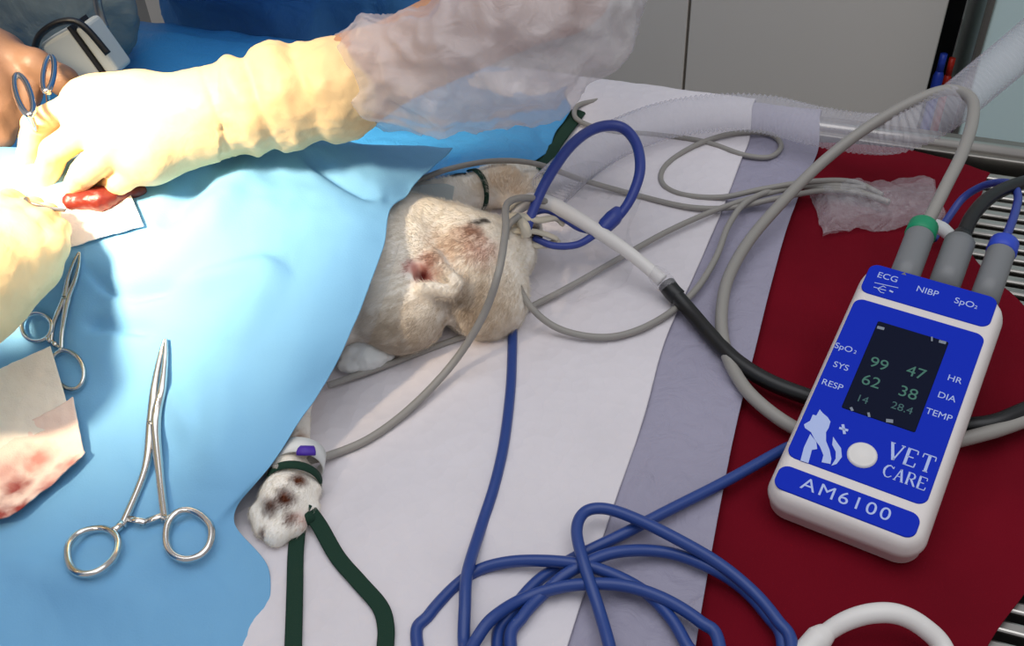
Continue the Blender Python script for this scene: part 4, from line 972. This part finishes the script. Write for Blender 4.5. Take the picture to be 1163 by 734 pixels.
# ------------------------------------------------------------------ ties, tape, small things
def ribbon(nm, pts, wd, m, label=None, cat_=None, parent=None):
    P = catmull(np.array([on(x, y, h) for x, y, h in pts]), 10)
    o = MB().add(*tube_geo(P, 1.0, 10, flat=(wd, .0006))).build(nm, m, parent)
    if label: tag(o, label, cat_)
    return o
tie = tag(empty('paw_tie'), 'dark green ribbon tied round the near paw with two loose ends', 'ribbon')
ribbon('ribbon_end', [(352, 588, .014), (343, 600, .008), (337, 630, .003), (336, 670, .003), (335, 710, .003), (334, 745, .003), (333, 800, .003)], .0048, m_ribbon, parent=tie)
ribbon('ribbon_end', [(350, 590, .014), (364, 603, .006), (384, 636, .003), (408, 664, .003), (432, 692, .003), (439, 716, .003), (438, 745, .003), (436, 800, .003)], .0048, m_ribbon, parent=tie)
pw = A(334, 548, .020)
def loop_round(c, ax_, r, tw, nm, m, parent=None, wd=.003, a0=0, a1=2*math.pi):
    ax_ = np.array(ax_, float); ax_ /= np.linalg.norm(ax_); s1 = np.cross(ax_, [0, 0, 1.]); s1 /= np.linalg.norm(s1); s2 = np.cross(ax_, s1)
    vs = [];n = 36
    for k in range(n+1):
        th = a0+(a1-a0)*k/n; d = s1*math.cos(th)+s2*math.sin(th); p = c+d*r
        vs += [p+ax_*wd+d*.0006, p-ax_*wd+d*.0006, p-ax_*wd-d*.0004, p+ax_*wd-d*.0004]
    for v in vs: v[2] = max(v[2], T+.007)
    fs = [(i*4+j, i*4+(j+1) % 4, (i+1)*4+(j+1) % 4, (i+1)*4+j) for i in range(n) for j in range(4)]
    return MB().add(vs, fs).build(nm, m, parent)
loop_round(pw, A(330, 575, .02)-A(338, 530, .02), .0165, 0, 'band', m_ribbon, tie, .0028)
cable('knot', [(343, 588, .014), (350, 589, .016), (357, 592, .014)], .004, m_ribbon, tie, rr=[.0025, .0048, .0025])
tp2 = tag(empty('far_paw_tie'), 'dark green tie round the far paw and up beside the deep blue drape', 'ribbon')
loop_round(A(540, 216, .024), A(570, 212, .02)-A(510, 225, .03), .0175, 0, 'band', m_ribbon, tp2, .0025)
MB().add(*tube_geo(catmull(W([(606, 205, .012), (626, 168, .013), (645, 142, .012), (660, 124, .009), (684, 116, .009)]), 8), 1.0, 10, flat=(.0085, .0008))).build('ribbon_end', m_ribbon, tp2)
# tape on the near paw
tpn = tag(empty('paw_tape'), 'white tape with a purple tab fixing the lead to the near paw', 'tape')
loop_round(A(340, 524, .021), A(330, 575, .02)-A(338, 530, .02), .0155, 0, 'tape_band', m_tape, tpn, .006)
MB().add(*tube_geo(catmull(W([(340, 512, .036), (347, 512, .037), (357, 512, .035)]), 4), 1.0, 8, flat=(.004, .0022))).build('tab', m_purple, tpn)
# gauze tie round the snout and tube
gt = tag(empty('snout_tie'), 'tan gauze tie knotted round the cat muzzle and tube', 'tie')
cable('loop', [(574, 246, .064), (592, 246, .066), (612, 250, .060), (630, 248, .05), (640, 254, .044)], .0026, m_tan, gt, 10, flat=(1.5, .8))
cable('loop', [(578, 262, .060), (594, 262, .060), (612, 264, .052), (632, 272, .042), (622, 278, .040), (602, 278, .044), (586, 270, .054)], .0024, m_tan, gt, 10, flat=(1.4, .8))
cable('knot', [(590, 250, .064), (596, 258, .066), (598, 268, .06)], .004, m_tan, gt, 10)
cable('loop', [(574, 240, .066), (586, 230, .07), (600, 224, .07)], .0022, m_tan, gt)
mo = tag(MB().add(*tube_geo(catmull(W([(588, 268, .046), (600, 266, .046), (614, 268, .042)]), 6), [.004, .0065, .004], 12)).build('mouth_block', mat('dark_brown_gag', (60, 42, 34), .5)), 'small dark brown block between the cat jaws under the tie', 'mouth gag')
# electrode patch and swab
sw = tag(empty('cotton_swab'), 'white crumpled cotton swab beside the cat shoulder under the drape edge', 'swab')
sm = nets([ell(A(414, 402, .020), (.016, .011, .010), None, .008), ell(A(428, 396, .018), (.010, .010, .008), None, .006), ell(A(400, 412, .016), (.010, .009, .007), None, .006), cone(A(436, 390, .02), A(446, 402, .016), .0035, .003, .005)], .0015)
displace(sm, lambda p: .0022*fbm(p, 110)); o = link('swab_wad', sm, m_tape, sw)
ep = tag(empty('electrode_patch'), 'white square patch at the drape edge beside the upper paw', 'patch')
rows = [[(478, 210), (492, 209), (506, 209), (516, 212)], [(476, 219), (490, 218), (504, 218), (515, 220)], [(474, 231), (488, 231), (502, 230), (513, 229)]]
sheet('patch_sheet', cpatch([[at(x, y, .060-.0006*(y-209)) for x, y in r] for r in rows], 8, 8), mat('patch_film', (205, 216, 218), .35), ep, .0012)
# clear film hanging from the drape edge over the shoulder
rows = [[(512, 171, .081), (489, 191, .088), (447, 233, .096), (434, 284, .095), (404, 367, .074), (362, 451, .047)],
        [(505, 196, .06), (480, 210, .066), (452, 240, .078), (440, 288, .078), (414, 372, .060), (380, 444, .03)],
        [(498, 214, .05), (488, 226, .058), (464, 246, .078), (450, 292, .080), (424, 376, .056), (398, 432, .016)]]
FA = cpatch(grid_px(rows), 12, 6)
tag(sheet('clear_drape_film', FA, m_clear2, thick=0), 'clear plastic film edging the light blue drape over the cat', 'film')
